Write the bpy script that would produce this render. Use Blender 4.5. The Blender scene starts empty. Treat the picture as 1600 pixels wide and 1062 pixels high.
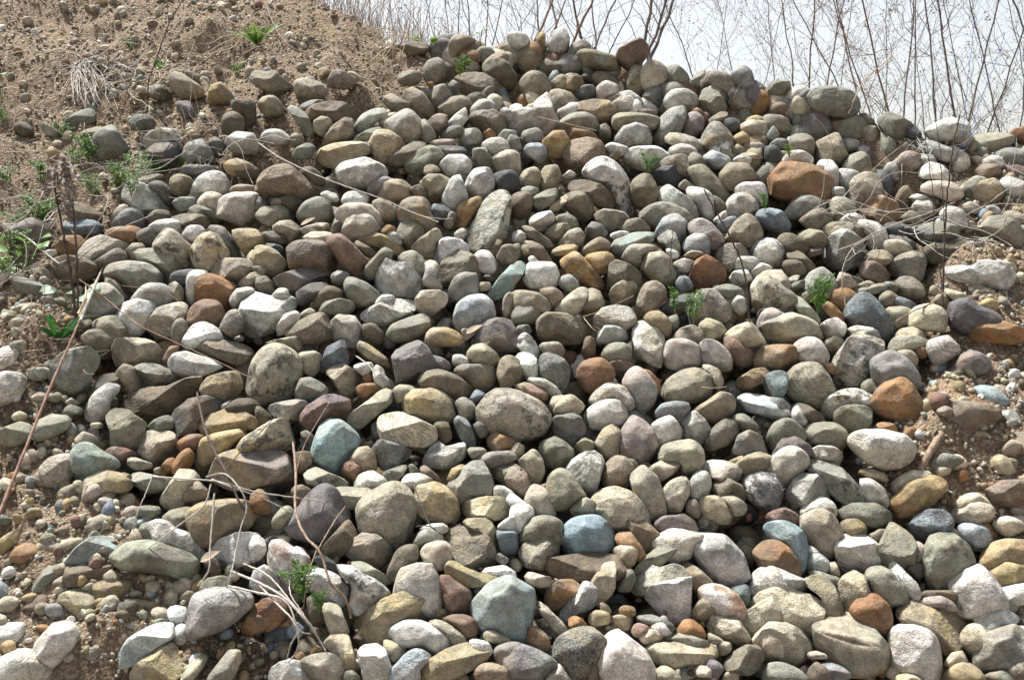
import bpy, math, random
import numpy as np

scene = bpy.context.scene
col = scene.collection

# ------------------------------------------------------------------ camera
CAM = np.array([0.0, 0.0, 1.5])
PITCH = math.radians(-8.0)
FOC = 1716.0                       # focal length for a 1600 pixel wide frame
cam_data = bpy.data.cameras.new("camera")
cam_data.sensor_width = 36.0
cam_data.lens = 36.0 * FOC / 1600.0
cam_data.clip_end = 3000.0
cam_data.clip_start = 0.05
cam_data.dof.use_dof = True
cam_data.dof.focus_distance = 4.1
cam_data.dof.aperture_fstop = 9.0
cam = bpy.data.objects.new("camera", cam_data)
cam.location = CAM
cam.rotation_euler = (math.radians(90.0) + PITCH, 0, 0)
col.objects.link(cam)
scene.camera = cam

# ------------------------------------------------------------------ sky, sun, exposure
SUN_EL, SUN_AZ = 61.0, -44.0       # azimuth from +Y (into the picture), negative to the left
sd = np.array([math.sin(math.radians(SUN_AZ)) * math.cos(math.radians(SUN_EL)),
               math.cos(math.radians(SUN_AZ)) * math.cos(math.radians(SUN_EL)),
               math.sin(math.radians(SUN_EL))])
world = bpy.data.worlds.new("World")
scene.world = world
world.use_nodes = True
wn = world.node_tree
bg = wn.nodes["Background"]
sky = wn.nodes.new("ShaderNodeTexSky")
sky.sky_type = 'NISHITA'
sky.sun_disc = False
sky.sun_elevation = math.radians(SUN_EL)
sky.sun_rotation = math.radians(SUN_AZ)
sky.air_density = 1.0
sky.dust_density = 1.0
sky.ozone_density = 1.0
# thin bright cloud: the whole sky is paler than clear blue
hs = wn.nodes.new("ShaderNodeHueSaturation")
hs.inputs["Saturation"].default_value = 0.26
wn.links.new(sky.outputs[0], hs.inputs["Color"])
wn.links.new(hs.outputs[0], bg.inputs[0])
bg.inputs[1].default_value = 0.08
sun_data = bpy.data.lights.new("sun", 'SUN')
sun_data.energy = 5.0
sun_data.angle = math.radians(7.0)
sun_data.color = (1.0, 0.975, 0.93)
sun = bpy.data.objects.new("sun", sun_data)
from mathutils import Vector
sun.rotation_euler = Vector(sd).to_track_quat('Z', 'Y').to_euler()
col.objects.link(sun)
scene.view_settings.view_transform = 'Standard'
scene.view_settings.look = 'None'
scene.view_settings.exposure = 1.05
scene.view_settings.gamma = 1.0
scene.view_settings.use_curve_mapping = False
scene.cycles.max_bounces = 4
scene.cycles.diffuse_bounces = 1

scene.cycles.use_adaptive_sampling = True
scene.cycles.adaptive_threshold = 0.025
# Every stone that can be told apart: colour letters and surface flags, then its outline.  Outlines are grouped by
# sheet (column, row); a trailing "# name" marks a stone that neighbours are described by.
SHEETS = {}
SHEETS[0, 0] = """
T 107 50 112 48 121 53 127 58 126 63 115 63 108 58 # smooth tan stone half buried in the bank
T 116 46 121 46 125 49 124 52 118 50
T 93 56 100 55 107 60 110 64 98 64 92 60
Ya 130 62 133 56 139 54 143 58 147 64 146 67 135 68 129 67 # ochre wedge in the bank
Vaf 110 66 119 64 122 74 117 77 113 72
Nf 41 78 50 72 57 70 60 74 58 79 47 82 41 82
N 26 79 30 78 34 82 43 88 40 90 31 86 27 83
D 10 80 14 77 20 81 21 86 14 86 10 84
Gs 81 78 86 74 93 74 98 79 97 83 90 84 83 82
Tf 52 84 60 81 67 81 68 85 56 88 51 86
NG 59 88 69 82 73 83 80 95 77 100 64 102 60 95 # smooth grey wedge among green weeds
gta 89 92 94 85 104 83 112 84 114 92 109 96 98 95 90 94 # knobbly white stone among green weeds
K 92 98 98 93 110 92 113 98 110 108 98 110 95 104
Da 145 68 150 65 160 66 160 80 150 82
D 140 75 146 72 153 76 152 84 145 87 139 84
gWp 141 90 148 85 160 86 163 92 160 98 148 97 142 95
G 130 89 135 87 141 92 140 99 134 99
G 118 92 126 89 131 95 135 103 120 104 115 98
YT 139 104 147 99 157 103 160 108 143 109
"""
SHEETS[1, 0] = """
Ta 0 47 7 48 12 47 17 52 24 56 19 61 10 61 3 58 -3 53 # angular tan stone topmost at left
tNa 24 54 29 51 38 53 45 56 44 62 33 64 26 63
T 2 66 6 62 12 62 17 66 17 73 8 75 3 71
t 35 42 40 40 46 43 44 45
Y 38 45 43 43 48 46 46 50 40 49
TV 45 53 48 47 53 46 63 51 64 56 56 58 47 56
t 55 47 61 46 68 50 67 52
Df 90 33 92 29 102 28 110 31 108 35 94 36
T 120 31 123 25 130 24 138 28 136 34 128 38 119 37
GN 135 36 140 30 146 30 149 33 146 39 139 40
Ta 150 33 157 29 166 28 172 33 172 41 155 42
Ts 124 38 128 34 135 37 136 40 128 43 123 42
NTl 104 44 108 38 116 37 118 46 115 52 107 51 # upright striped grey stone
T 89 49 95 46 103 47 103 53 93 55 88 52
D 141 42 148 37 156 39 163 46 160 54 150 54 143 47
Daf 124 49 132 45 142 46 150 51 158 56 158 60 148 61 130 61 126 56 # big dark brown boulder near the crest
K 120 53 123 50 127 53 126 61 121 59
ta 91 57 98 55 104 58 108 63 113 69 110 74 103 70 97 65 91 61
GT 111 54 118 53 123 61 121 66 113 68 110 62
O 106 52 110 51 112 54 109 56
Ts 114 66 119 62 129 60 135 65 132 70 122 74 115 72
gN 134 68 140 62 148 63 150 68 146 74 136 75
Wa 119 77 124 72 131 67 132 74 128 79 121 80
Taf 78 62 84 58 89 61 97 65 99 71 90 72 82 67
BPa 107 76 113 71 119 72 120 78 115 84 110 83
DTsl 132 76 136 70 147 68 154 72 158 79 153 85 140 82
DBaf 28 74 36 66 50 63 56 65 62 73 58 78 45 80 33 78 # large brown block
Gf 26 68 34 64 46 63 36 67 30 71
ta 36 76 41 73 46 74 49 79 42 86 36 81
Nf 20 68 25 67 33 75 37 83 35 88 30 85 24 76 # leaning grey-green finger
TBa 40 90 47 80 55 74 61 75 60 83 57 90 48 92 # brown tent-shaped stone
gN 61 80 66 72 75 68 82 67 84 72 75 76 64 83
t 77 74 82 71 92 70 84 74 80 79 77 78
gt 80 78 87 72 95 69 103 74 107 82 105 89 97 92 88 88 82 82 # large pale rounded stone
N 103 74 108 77 112 84 110 90 104 90
tYs 70 86 75 82 83 82 90 86 93 92 90 98 80 101 72 94 # tan ball-shaped stone
Nf 59 87 70 81 78 79 80 82 70 87 60 89
CYaf 36 97 42 91 55 89 67 89 72 92 71 96 60 99 52 103 43 105 38 101 # pale yellow flat slab
Df 80 102 88 94 100 88 107 90 105 96 92 103
N 93 102 97 96 108 91 116 93 118 97 114 104 103 108 95 107
NKf 22 97 26 92 33 89 37 92 34 98 26 99
gW 2 87 8 83 16 83 22 88 20 91 8 91
T 21 86 25 83 30 87 27 92 21 90
Wgs 50 106 55 102 68 99 78 103 82 108 80 114 66 117 53 114 # white granite loaf
PTf 107 89 115 87 124 87 125 90 115 92
gN 126 86 130 81 138 80 143 86 138 90 128 90
Oa 142 83 146 80 150 85 147 87 143 86
g 151 84 155 81 162 82 163 92 156 92
Ws 140 91 145 87 153 86 158 91 157 96 147 97
Na 134 93 143 92 147 98 148 105 140 105 136 101
t 147 98 155 94 164 95 165 106 152 107
Kf 112 91 125 91 132 93 131 97 120 97
gW 114 103 120 97 130 97 135 102 133 108 120 110
gP 164 71 160 69 155 67 152 68 154 73 160 78
T 105 104 111 102 116 107 105 109
NKl 114 84 122 79 132 79 128 85 118 87
"""
SHEETS[2, 0] = """
Wg -4 24 3 22 9 24 13 32 8 34 0 31
Ya 15 25 18 21 21 24 20 32 16 34
gWa 22 31 26 22 32 19 36 26 35 33 30 36 23 34 # pointed pale stone on the crest
GT 34 34 38 29 44 27 49 30 48 35 40 37 35 38
ND 39 37 43 34 53 35 63 38 68 42 66 48 55 47 43 44 39 41 # dark green loaf on the crest
BRal 63 37 70 31 79 27 84 31 85 37 80 43 72 48 66 43 # peaked red-brown stone on the crest
TD 2 33 10 31 18 35 18 44 9 49 3 42
DN 16 42 22 37 34 40 37 44 33 48 22 49
B 20 36 27 34 38 37 42 46 35 45 24 39
T 5 52 10 46 16 45 24 51 25 57 17 62 8 61
T 24 52 30 47 37 49 35 55 27 57
YDa 27 56 35 48 42 48 46 53 42 57 35 58
D 42 48 46 46 53 47 50 52
D 49 49 53 45 60 46 66 51 69 57 62 57 51 53
KG 37 59 42 54 50 53 53 57 51 62 42 63
ts 69 56 74 43 79 41 85 44 86 54 82 59 75 59 # pitted tan upright stone
D 86 50 92 46 98 47 99 53 94 57 87 56
T 83 42 87 40 90 45 88 49
GNa 96 42 103 41 108 45 111 50 105 55 98 56 # angular grey block on the crest
Nf 109 54 115 47 120 44 120 49 114 54 119 57
Ps 122 49 127 46 135 49 142 55 138 60 130 58 124 54
S 135 48 143 43 149 47 151 55 146 58 140 54 # blue-grey pointed stone on the crest
T 151 56 155 54 158 57 157 60
WPs 53 55 58 51 65 53 67 58 65 65 56 64 52 60 # pinkish white granite cube
WG 66 57 74 57 81 62 81 68 76 68 69 63
GKa 81 60 85 55 92 54 96 61 94 70 86 69
Ws 95 63 100 57 108 56 115 60 116 66 107 68 97 69 # coarse white granite stone
Na 117 62 120 55 128 58 134 65 131 72 124 78 118 73
B 122 54 131 58 134 63 128 60
GTa 135 64 139 57 146 56 153 61 155 69 150 75 141 76 136 71 # grey rounded pyramid near the crest
O 147 58 155 57 163 60 163 70 158 73 154 66
gPf 13 65 20 56 24 60 26 70 30 76 26 84 19 84 15 75 # tall pale spike
t 23 58 30 56 38 61 39 67 34 73 27 68
BYaf 38 70 42 64 50 62 60 63 65 69 60 77 54 82 45 75 # wide flat brown slab
gT -3 72 5 68 13 68 19 74 18 80 8 84 0 80
tWa 62 65 67 61 74 60 78 65 76 70 68 72
Bs 76 71 82 68 88 69 91 72 80 73
N 61 75 66 71 80 71 91 73 91 80 80 82 68 82 62 80
TG 26 80 35 72 44 70 52 74 53 82 45 85 33 84
O 34 82 38 75 45 77 52 84 55 88 45 90 36 88
YO 19 88 26 82 33 82 36 88 33 97 24 98 19 94
WBs 61 88 68 80 76 76 84 78 87 86 85 92 75 93 66 90 # brown and white granite stone
gNl 88 88 91 76 99 68 107 67 108 74 105 82 100 88 94 93 # large tilted grey oval
VP 106 82 109 72 114 70 119 74 119 80 114 85 108 85 # plum-coloured stone near the crest
OR 108 70 115 67 121 72 121 77 116 72
t 94 88 99 83 107 84 116 87 120 93 117 97 108 92 97 90
TGs 118 86 123 77 128 76 135 82 141 92 136 96 124 94 119 90
K 130 75 140 74 143 80 138 84 133 80
Ta 120 76 130 70 136 71 130 76 122 80
t 143 78 148 75 157 76 163 80 160 86 148 85 144 82
Y 138 86 144 82 150 87 146 92 140 92
Ya 143 93 147 86 158 84 159 90 153 97 145 98
SWs 5 95 10 90 17 89 21 93 22 99 18 101 11 98
G 0 83 4 86 6 93 0 96 -5 92
G 5 83 15 80 20 84 18 90 8 89
TRa 31 97 37 88 47 86 55 88 59 95 52 102 40 106 33 101 # broken tan stone with rusty face
W 57 92 62 89 70 91 74 94 66 97
Ya 60 96 69 90 70 94 66 99 62 100
WTs 70 96 77 92 90 92 100 97 97 103 85 106 73 102
WPs 97 94 105 90 113 92 117 98 108 99
Ts 89 103 97 98 107 97 112 101 115 108 100 112 90 108
N 109 100 113 95 118 98 122 104 118 110 110 107
WS 118 98 125 94 135 98 137 102 128 105 121 104
T 128 94 135 94 139 98 136 100
tf 140 97 148 95 158 98 155 100
W 136 101 142 97 150 99 148 103
DN 52 80 58 77 62 81 61 87 55 87
"""
SHEETS[3, 0] = """
Na 0 54 5 52 13 53 15 57 10 62 4 62 -1 58
WP 10 63 15 57 22 56 28 60 25 64 12 66
GV 15 63 22 58 29 61 28 70 22 73 17 68
GNs 24 65 29 59 40 58 50 61 55 67 55 72 48 76 36 74 27 71 # large grey boulder on the crest
ta 0 70 6 66 15 64 21 69 18 75 10 73 2 72
N -3 73 6 72 13 76 15 81 8 85 -2 84
N 15 80 16 72 21 72 20 80
VG 20 76 23 71 34 70 38 76 41 83 35 86 22 84 # dented mauve stone near the crest
Bs 39 77 43 75 50 76 53 81 50 85 42 84
N 55 74 60 72 66 77 64 80 56 79
ts 53 83 56 79 64 78 69 82 68 88 62 91 55 88
Nl 67 77 73 73 80 75 88 80 90 88 80 90 72 86
W 46 87 51 87 56 88 56 93 49 94
N 66 89 70 83 77 86 82 94 79 100 70 100 66 95
N 11 92 15 85 23 84 28 88 28 95 20 97 13 95
Ta 27 98 31 89 38 84 43 84 47 93 50 99 44 105 33 104 # tan pyramid near the crest
G -1 85 3 78 7 84 4 90 -2 90
G 0 92 5 87 11 87 13 91 8 94
Wts 8 102 13 95 20 94 27 98 28 104 18 107 9 105
K -2 93 4 91 10 99 7 104 0 104
N 47 104 50 98 57 95 62 96 64 106 55 110 48 109
W 29 104 33 100 40 100 43 105 40 110 31 109
PRs 80 102 84 96 90 95 96 99 95 105 88 108 82 106 # pink stone with red end
g 94 94 99 90 108 93 116 97 117 102 110 103 100 99
Wg 97 86 103 80 110 77 120 78 124 83 118 88 105 90
ta 102 90 108 86 113 83 120 86 128 88 125 94 113 94
NTf 127 90 134 86 144 86 152 88 148 94 140 97 130 96 # flat olive stone at right skyline
O 149 86 153 82 160 81 166 84 162 90 152 89
Wt 111 93 117 93 127 100 123 102 115 98
W 116 102 121 97 125 102 124 108 115 108
GV 142 98 150 95 165 97 165 105 148 105 142 102
W 130 104 138 99 145 101 147 106 133 107
g 95 99 102 98 105 104 97 106
t 153 93 163 91 163 95 154 96
K 84 78 90 79 95 85 93 90 88 88
D 150 90 160 89 160 93 150 93
V 55 92 60 90 65 95 62 100 57 98
"""
SHEETS[0, 1] = """
Wga 76 14 80 8 90 9 97 13 103 22 104 25 95 26 88 25 82 21 77 18 # large white angular stone
Gs 92 10 98 7 104 9 108 17 104 22 98 14
Tf 85 7 95 4 102 4 102 7 92 10 86 9
DT 107 6 112 3 119 5 121 12 115 17 108 13
Ws 118 12 124 5 131 1 138 2 143 8 143 13 130 16 120 15 # speckled white boulder
G 112 -2 118 -3 138 -2 137 2 125 5 114 2
Ga 107 20 113 17 123 17 121 24 112 25
t 124 19 128 14 135 14 140 18 139 24 130 25 124 23
gC 135 24 140 17 148 14 160 15 163 20 162 29 153 34 142 30 136 28 # pale oval stone
N 116 25 122 22 132 23 137 29 135 34 125 30
T 143 12 150 9 160 10 163 14 153 16 145 15
Df 91 30 97 25 105 25 106 29 100 33 93 33
Df 104 29 114 27 126 28 133 32 133 35 118 36 108 33
D 145 -2 160 -2 160 5 150 4
BDf 42 24 47 22 55 24 63 30 62 36 50 34 43 30
t 71 27 75 22 80 22 79 28 73 31
KG 71 33 77 26 84 24 89 29 91 36 84 37 75 37
KSf 40 36 48 32 60 34 65 39 60 42 48 43 41 40
DG 6 42 12 36 22 33 30 38 33 44 25 47 12 47 # brownish boulder behind the dead weeds
OB 65 40 72 36 84 35 88 38 86 43 80 47 72 44 # rust-brown wedge
Wg 90 37 98 32 108 31 114 34 114 39 108 41 95 41
KBs 85 40 95 35 103 37 103 43 97 48 90 46
Oa 36 48 42 43 50 43 55 48 52 53 44 56 38 54 # orange stone behind the dead weeds
tga 50 52 56 44 63 41 72 44 80 47 81 51 70 54 62 58 52 58
t 78 51 83 46 88 46 91 49 87 55 80 57
tCk 96 48 103 38 108 37 115 43 120 48 120 58 115 61 104 55 97 52 # buff angular stone
Wp 113 40 117 35 123 34 128 38 125 43 119 44 114 43
tYk 120 50 124 42 131 39 138 43 142 48 142 55 136 61 128 63 122 58 # yellowish egg-shaped stone
g 128 38 133 34 140 36 147 44 150 51 147 55 142 54 138 44 132 39
Yta 144 38 150 37 160 37 165 45 162 52 153 52 148 45
t 154 54 157 50 163 50 163 58 156 57
NTaf 83 54 89 48 100 49 113 54 115 57 110 63 105 70 98 69 97 62 92 57 # flat dull tan slab
Ds 55 60 64 54 73 49 79 54 77 59 66 62
BTa 35 58 43 56 54 58 60 62 62 66 55 70 45 72 37 68
Ng 67 64 70 59 82 57 92 59 99 65 100 69 93 73 83 75 75 71 68 67 # smooth grey-green loaf
K 108 64 120 62 125 66 115 72 107 70
Ts 130 62 134 57 142 55 155 56 163 60 158 67 148 71 135 66
T 148 71 154 65 163 63 165 72 152 74
Wg 117 68 120 63 127 63 131 66 124 71 124 80 120 83 117 78
OB 121 74 124 68 131 65 140 68 147 73 145 80 140 88 130 84 124 81 # rusty orange stone
ta 104 72 109 69 114 74 114 80 109 83 106 79
g 83 81 86 75 93 71 101 71 107 77 107 83 98 86 88 85
Ng 53 84 55 77 62 72 70 72 76 79 75 88 70 93 60 96 54 91 # round grey stone by the peeled stick
TD 60 71 67 67 74 70 80 79 82 83 77 84 75 75 66 71
W 72 93 77 84 86 81 95 82 98 86 92 96 84 103 78 102 74 97 # white pear-shaped stone
tgl 91 95 97 87 107 83 115 83 117 88 112 96 108 102 98 103 92 99
T 107 104 109 95 113 92 117 97 116 105 110 112
RB 116 95 120 85 128 81 135 82 140 90 137 97 128 99 118 98 # maroon rounded stone
Wgs 116 103 121 97 127 95 134 98 139 103 138 108 118 110 114 107
Gts 137 98 142 89 148 87 152 95 150 101 142 103
g 143 80 148 74 156 73 160 77 152 86 145 85
Wgaf 148 93 149 84 155 75 163 77 170 79 185 80 187 84 181 91 176 96 165 101 155 102 150 98 # broad white broken slab
NGl 8 71 14 69 27 74 34 77 35 84 29 88 20 83 12 77 # layered grey slab among the weeds
T 6 91 13 86 22 85 28 90 27 94 12 95
DK 8 96 15 93 27 94 32 102 30 110 15 105
TN 53 104 58 96 65 92 73 92 79 97 79 103 75 108 56 112 52 109
T 48 100 51 93 57 95 59 99 54 105 50 105
T 20 64 27 62 32 66 33 70 24 70
T 43 86 50 84 53 90 45 90
"""
SHEETS[1, 1] = """
Bs 2 7 8 0 20 -3 30 5 38 11 38 16 30 19 18 17 8 15 3 12 # large brown boulder
D 27 0 35 -2 41 3 43 9 36 8
Bf 0 9 8 9 9 14 6 19 -1 18
WGs 50 2 55 -4 75 -5 82 1 80 6 70 11 60 10 52 7
W 40 15 44 13 50 15 52 19 45 20
Ws 52 19 56 14 64 13 71 17 71 22 60 23
Gs 69 13 73 7 80 4 87 6 76 13 74 17
T 75 14 80 7 90 6 96 10 99 15 93 19 83 20 77 18
Ta 96 11 102 9 107 13 105 18 98 17
T 102 8 108 3 116 3 122 6 119 15 113 21 107 17
Wg 116 18 120 8 126 2 130 9 132 17 127 24 119 24 # white upright egg
VWs 131 8 136 0 145 -1 149 8 146 14 138 18 132 14 # lavender speckled stone
K 148 3 160 0 165 8 158 15 150 12
G -3 16 4 17 8 22 4 26 -4 29
T 8 18 18 17 20 21 10 23
D 14 18 24 16 30 21 26 26 19 23
TN 0 27 5 23 16 22 24 24 25 30 19 33 7 35 1 31
GN 26 26 31 20 39 17 45 19 48 25 47 31 38 33 29 32 26 29 # round grey cobble under the brown boulder
ta 10 36 15 32 23 31 28 34 29 41 23 45 14 40
DN 2 39 10 38 17 39 21 44 14 46 4 43
Kf 3 45 12 46 18 48 16 51 8 49
C 28 36 38 33 47 33 46 38 30 40
Nf 46 38 50 29 53 28 54 33 50 39
Cf 29 42 36 38 47 39 48 44 35 45
Pt 50 25 57 21 70 21 78 26 81 31 78 35 64 31 55 33 51 29 # pinkish flat-topped stone
tRs 72 20 77 18 84 21 88 28 85 33 80 33 76 26
tgs 54 37 58 29 65 27 72 29 77 36 78 40 66 43 56 43
NOp 89 27 91 20 98 17 106 18 110 26 112 33 106 38 98 34 90 32 # round green-grey stone with orange streak
SKa 109 21 117 22 123 26 120 30 113 31 110 27
YO 123 33 125 23 132 18 140 16 141 20 136 28 131 35 126 37 # ochre-orange leaning stone
N 117 32 121 26 125 27 123 35 118 36
gtak 130 43 135 33 142 20 148 14 155 12 159 18 158 30 156 40 150 48 140 50 132 46 # tall pale upright slab
O 78 38 82 34 87 36 87 40 79 40
Ta 87 39 90 32 95 31 103 34 106 38 100 46 95 48 90 44
W 80 40 86 38 90 42 91 46 85 46
ta 95 49 103 42 112 36 117 38 118 42 113 45 110 54 104 53
g 124 39 129 36 132 39 128 44 124 42
Wa 114 44 119 42 127 43 135 49 133 53 123 54 114 58
YDf 62 38 70 38 82 41 90 46 93 51 90 54 82 50 70 46 62 42 # flat ochre blade
Df 62 43 72 49 76 53 70 54 63 49
N 66 63 73 55 80 48 85 50 86 55 79 58 73 67 68 69
RDp 44 43 47 40 53 40 60 46 68 55 71 62 66 68 58 64 50 54 # long dark red stone
Bs 19 51 24 45 35 44 45 46 48 52 50 58 46 63 35 61 22 61 19 56 # rough brown drum
tYs 0 48 8 48 16 53 19 59 15 64 6 66 -2 62
W 135 54 140 50 146 51 150 58 148 64 141 63 137 60
DNa 112 66 116 57 121 52 130 49 139 56 144 62 140 68 132 68 124 74 117 72 # dark olive dome
Df 147 51 151 42 154 42 153 48 149 54
T 154 47 160 46 165 54 160 60 152 60 150 54
N 88 57 90 52 98 50 104 54 107 61 104 67 98 62 90 58
g 105 57 112 56 114 60 112 68 120 74 112 75 104 70 106 62
VDf 10 68 18 64 33 60 43 60 47 63 45 67 36 70 25 75 15 73 # flat dark mauve stone
gKs 47 65 52 62 59 65 55 72 50 72 47 69
GN 55 72 57 67 62 67 72 72 78 79 74 84 64 85 57 79
GWa 72 70 75 61 81 55 88 58 97 58 103 68 103 75 97 79 85 77 75 75 # grey stone with white broken rim
Gp 120 78 123 68 130 63 137 64 139 72 138 80 130 82
Uf 144 78 150 69 160 58 169 54 170 59 162 71 157 78 149 81 # long teal slab
T 139 70 146 70 147 74 140 76
Pt 99 80 103 75 114 75 120 78 118 84 110 89 103 90 100 85
Wlf 64 90 72 85 85 80 96 81 103 82 98 88 90 92 80 96 70 94 # flat white wedge
W 73 85 78 78 85 78 88 80 78 84
SW 123 92 126 83 134 78 143 78 149 84 149 91 140 97 130 100 124 97 # pale blue rounded stone
N 39 88 43 82 52 80 60 82 63 87 60 91 48 90 40 91
DB 33 84 38 78 45 72 53 75 55 80 42 82 36 86
K 25 76 33 71 44 69 47 72 38 80 28 84
W 10 78 14 74 19 74 21 79 15 82
DTs 17 102 24 96 33 91 42 89 47 95 47 106 30 108 20 105
WC 13 97 18 90 25 88 28 92 24 97 17 103 13 103
t 27 90 33 86 37 88 35 92 29 93
Wts 47 94 52 89 60 90 66 96 68 103 64 110 50 108 46 102
Nf 81 102 85 96 95 92 105 89 109 90 108 99 98 106 86 106
Y 105 104 110 98 119 98 127 102 130 108 106 109
TV 136 103 141 95 150 92 160 93 164 100 164 112 140 112 135 108
t 128 99 134 99 140 98 136 103 130 106
D 66 96 74 96 80 103 78 108 68 106
t 154 79 160 75 162 85 158 92 154 90
T 0 67 6 66 12 72 10 78 0 75
T -2 60 5 60 7 65 4 67 -2 66
"""
SHEETS[2, 1] = """
D -3 2 2 2 3 8 0 12 -4 10
t 4 8 7 1 14 -2 18 2 17 9 10 12
tYa 17 5 20 -2 28 -3 31 3 29 12 23 15 18 11
W 31 4 36 0 40 3 36 5
DBaf 30 9 37 4 46 6 55 9 62 14 68 20 65 24 55 22 45 17 35 13 # dark brown overhanging slab
gWk 43 4 50 -6 58 -8 66 -3 72 5 76 15 75 26 71 30 66 22 58 10 # big pale standing oval
DT 74 12 77 5 84 2 88 6 91 14 90 21 82 23 76 19
g 5 12 11 10 17 12 14 16 8 16
DB 0 16 8 13 13 16 12 24 7 30 0 28
Nf 13 17 20 13 27 11 29 15 25 21 17 25 13 23
Yf 22 24 30 17 36 15 34 20 27 26
DT 30 18 37 14 44 14 50 20 51 28 44 31 36 26
Wta 9 31 16 27 24 25 27 30 23 35 18 39 12 36
NT 27 29 34 27 41 30 43 36 35 36 28 33
GT 51 28 58 24 68 25 73 29 72 36 62 39 54 34
TGs 78 29 86 22 95 20 105 22 113 28 112 33 98 33 88 37
Wga 91 20 92 11 98 9 105 14 112 19 120 29 119 32 108 27 99 22 92 20 # white ridged stone
Wg 106 12 114 11 122 13 127 20 126 28 120 31 115 22
K 88 2 95 -3 110 -4 110 3 102 10 92 7
TNp 109 0 119 -3 126 3 134 12 138 15 134 19 124 14 114 9 # long leaning olive stone
T 130 2 135 -4 147 -3 152 5 148 9 138 12 132 9
T 102 10 108 6 114 10 110 13
W 139 12 145 8 155 8 159 13 157 20 148 19 141 16
tWs 134 20 139 15 147 15 153 22 152 28 142 30 135 28
D 125 15 130 18 134 23 128 28
SK 152 27 158 24 166 28 168 35 156 36
Ts 66 36 72 31 79 30 86 35 88 38 78 40 70 39
W 59 41 67 38 75 39 66 43
WSs 89 39 94 30 101 27 108 30 109 37 106 44 98 42 91 42 # blue-white mottled stone
ga 90 43 95 39 100 35 103 42 107 52 103 53 95 48
PVs 110 34 116 30 124 33 131 41 133 45 127 50 118 44 111 40
Ts 133 44 139 33 147 27 153 33 156 40 150 47 142 48 134 46
W 124 32 131 26 134 25 135 29 128 33
S 128 32 136 29 141 30 134 38 130 38
NUf 61 49 65 43 75 39 88 39 90 45 80 47 70 52 63 52 # dark green flat slab
T 46 47 54 42 62 44 60 51 50 54 42 52
G 45 38 50 32 56 34 61 40 55 44 47 42
ts 27 47 33 39 41 36 46 39 45 45 40 51 30 48
Yf 23 51 30 47 40 46 41 50 32 53 24 53
T 20 39 27 34 35 33 38 37 30 43 24 44
Nf 5 32 9 33 17 39 25 44 27 48 20 48 11 41 6 36
Bf 8 43 12 42 19 47 24 55 32 64 27 64 16 55 10 49
W 0 39 5 37 9 41 7 45 0 45
T 0 47 5 46 5 53 0 55
T 6 47 12 46 14 52 6 53
YO 30 56 33 51 40 51 47 57 55 66 59 74 57 76 48 71 38 69 32 62 # long orange-brown stone
YO 44 55 50 52 59 51 64 55 62 61 57 66 50 61
t 68 55 73 47 83 46 92 48 96 50 84 51 80 57 82 62 76 58 70 57
Nt 80 57 84 51 92 50 98 55 102 64 101 70 95 72 86 67 81 62 # smooth grey-tan egg
W 96 49 102 50 105 54 99 55
T 106 54 112 50 120 51 122 55 112 56
gS 106 46 113 40 121 40 124 46 123 53 117 54 109 51
Ts 127 51 134 46 142 46 149 53 142 58 136 64 130 60
VWs 149 50 155 43 163 43 170 50 167 59 158 57 151 54
W 100 58 107 55 114 57 110 63 103 62
ROa 111 66 114 57 121 53 128 57 133 63 133 69 125 72 116 74 112 71 # jagged brick-red stone
W 137 63 141 54 150 54 157 58 150 64 142 63
W 149 64 155 58 162 60 160 68 152 70
W 134 67 139 63 146 62 150 67 147 72 138 71
Sk 102 71 105 66 110 67 113 73 104 75
Na 59 67 61 59 65 56 73 59 80 64 82 70 74 73 65 74 60 74
Tt 60 79 63 72 70 68 77 69 80 75 79 80 70 84 62 83
TBs 77 88 79 78 83 71 89 69 95 73 96 78 90 86 82 92 # tan barrel with dark end
W 7 64 10 58 18 57 26 58 29 64 28 71 20 74 12 73 7 69 # white rounded stone by the teal slab
g 28 70 31 66 36 65 42 70 42 75 34 75
W 10 55 13 53 15 57 12 59
tT 0 76 8 75 17 77 23 82 23 88 12 90 0 86
TD 17 75 26 73 32 78 30 84 22 85
t 26 87 35 78 43 73 49 74 48 80 44 86 38 90 30 90
T 43 89 45 76 49 73 56 76 58 82 54 88 48 91
N 0 88 5 84 13 83 19 89 15 95 5 97 -2 94
Ta 13 101 16 93 23 88 33 89 42 93 48 98 49 104 40 108 22 108 15 105 # big dimpled tan stone
tgs 52 91 56 86 65 84 73 85 77 90 76 97 66 99 56 98 51 95
CWa 75 103 77 92 83 94 88 97 93 96 95 106 95 116 90 125 85 118 76 115 # cream upright slab
YT 81 93 85 89 92 88 98 93 100 101 97 107 93 100 85 95
Kf 91 87 97 82 107 77 113 77 112 82 104 87 97 90
Gts 110 90 114 79 121 73 128 75 136 85 136 91 130 95 120 95 112 95 # speckled grey dome by green fern
Nf 124 74 134 71 142 73 147 78 140 80 128 78
Wt 136 83 139 78 145 80 146 87 142 90 138 88
tC 150 72 156 64 166 63 172 70 172 80 165 90 156 90 151 84
W 53 103 57 97 65 97 72 100 74 106 52 108
G 3 97 10 96 13 100 9 104 3 101
W 4 104 8 101 14 106 4 108
Ts 98 107 105 99 113 96 119 100 120 106 110 110
ta 116 97 122 92 130 95 135 101 130 106 120 104
NG 97 92 103 90 105 97 101 101 98 97
ts 132 105 139 98 148 95 154 101 158 107 140 110
VP 153 96 157 88 163 86 172 92 172 100 160 102 154 100
"""
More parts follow.
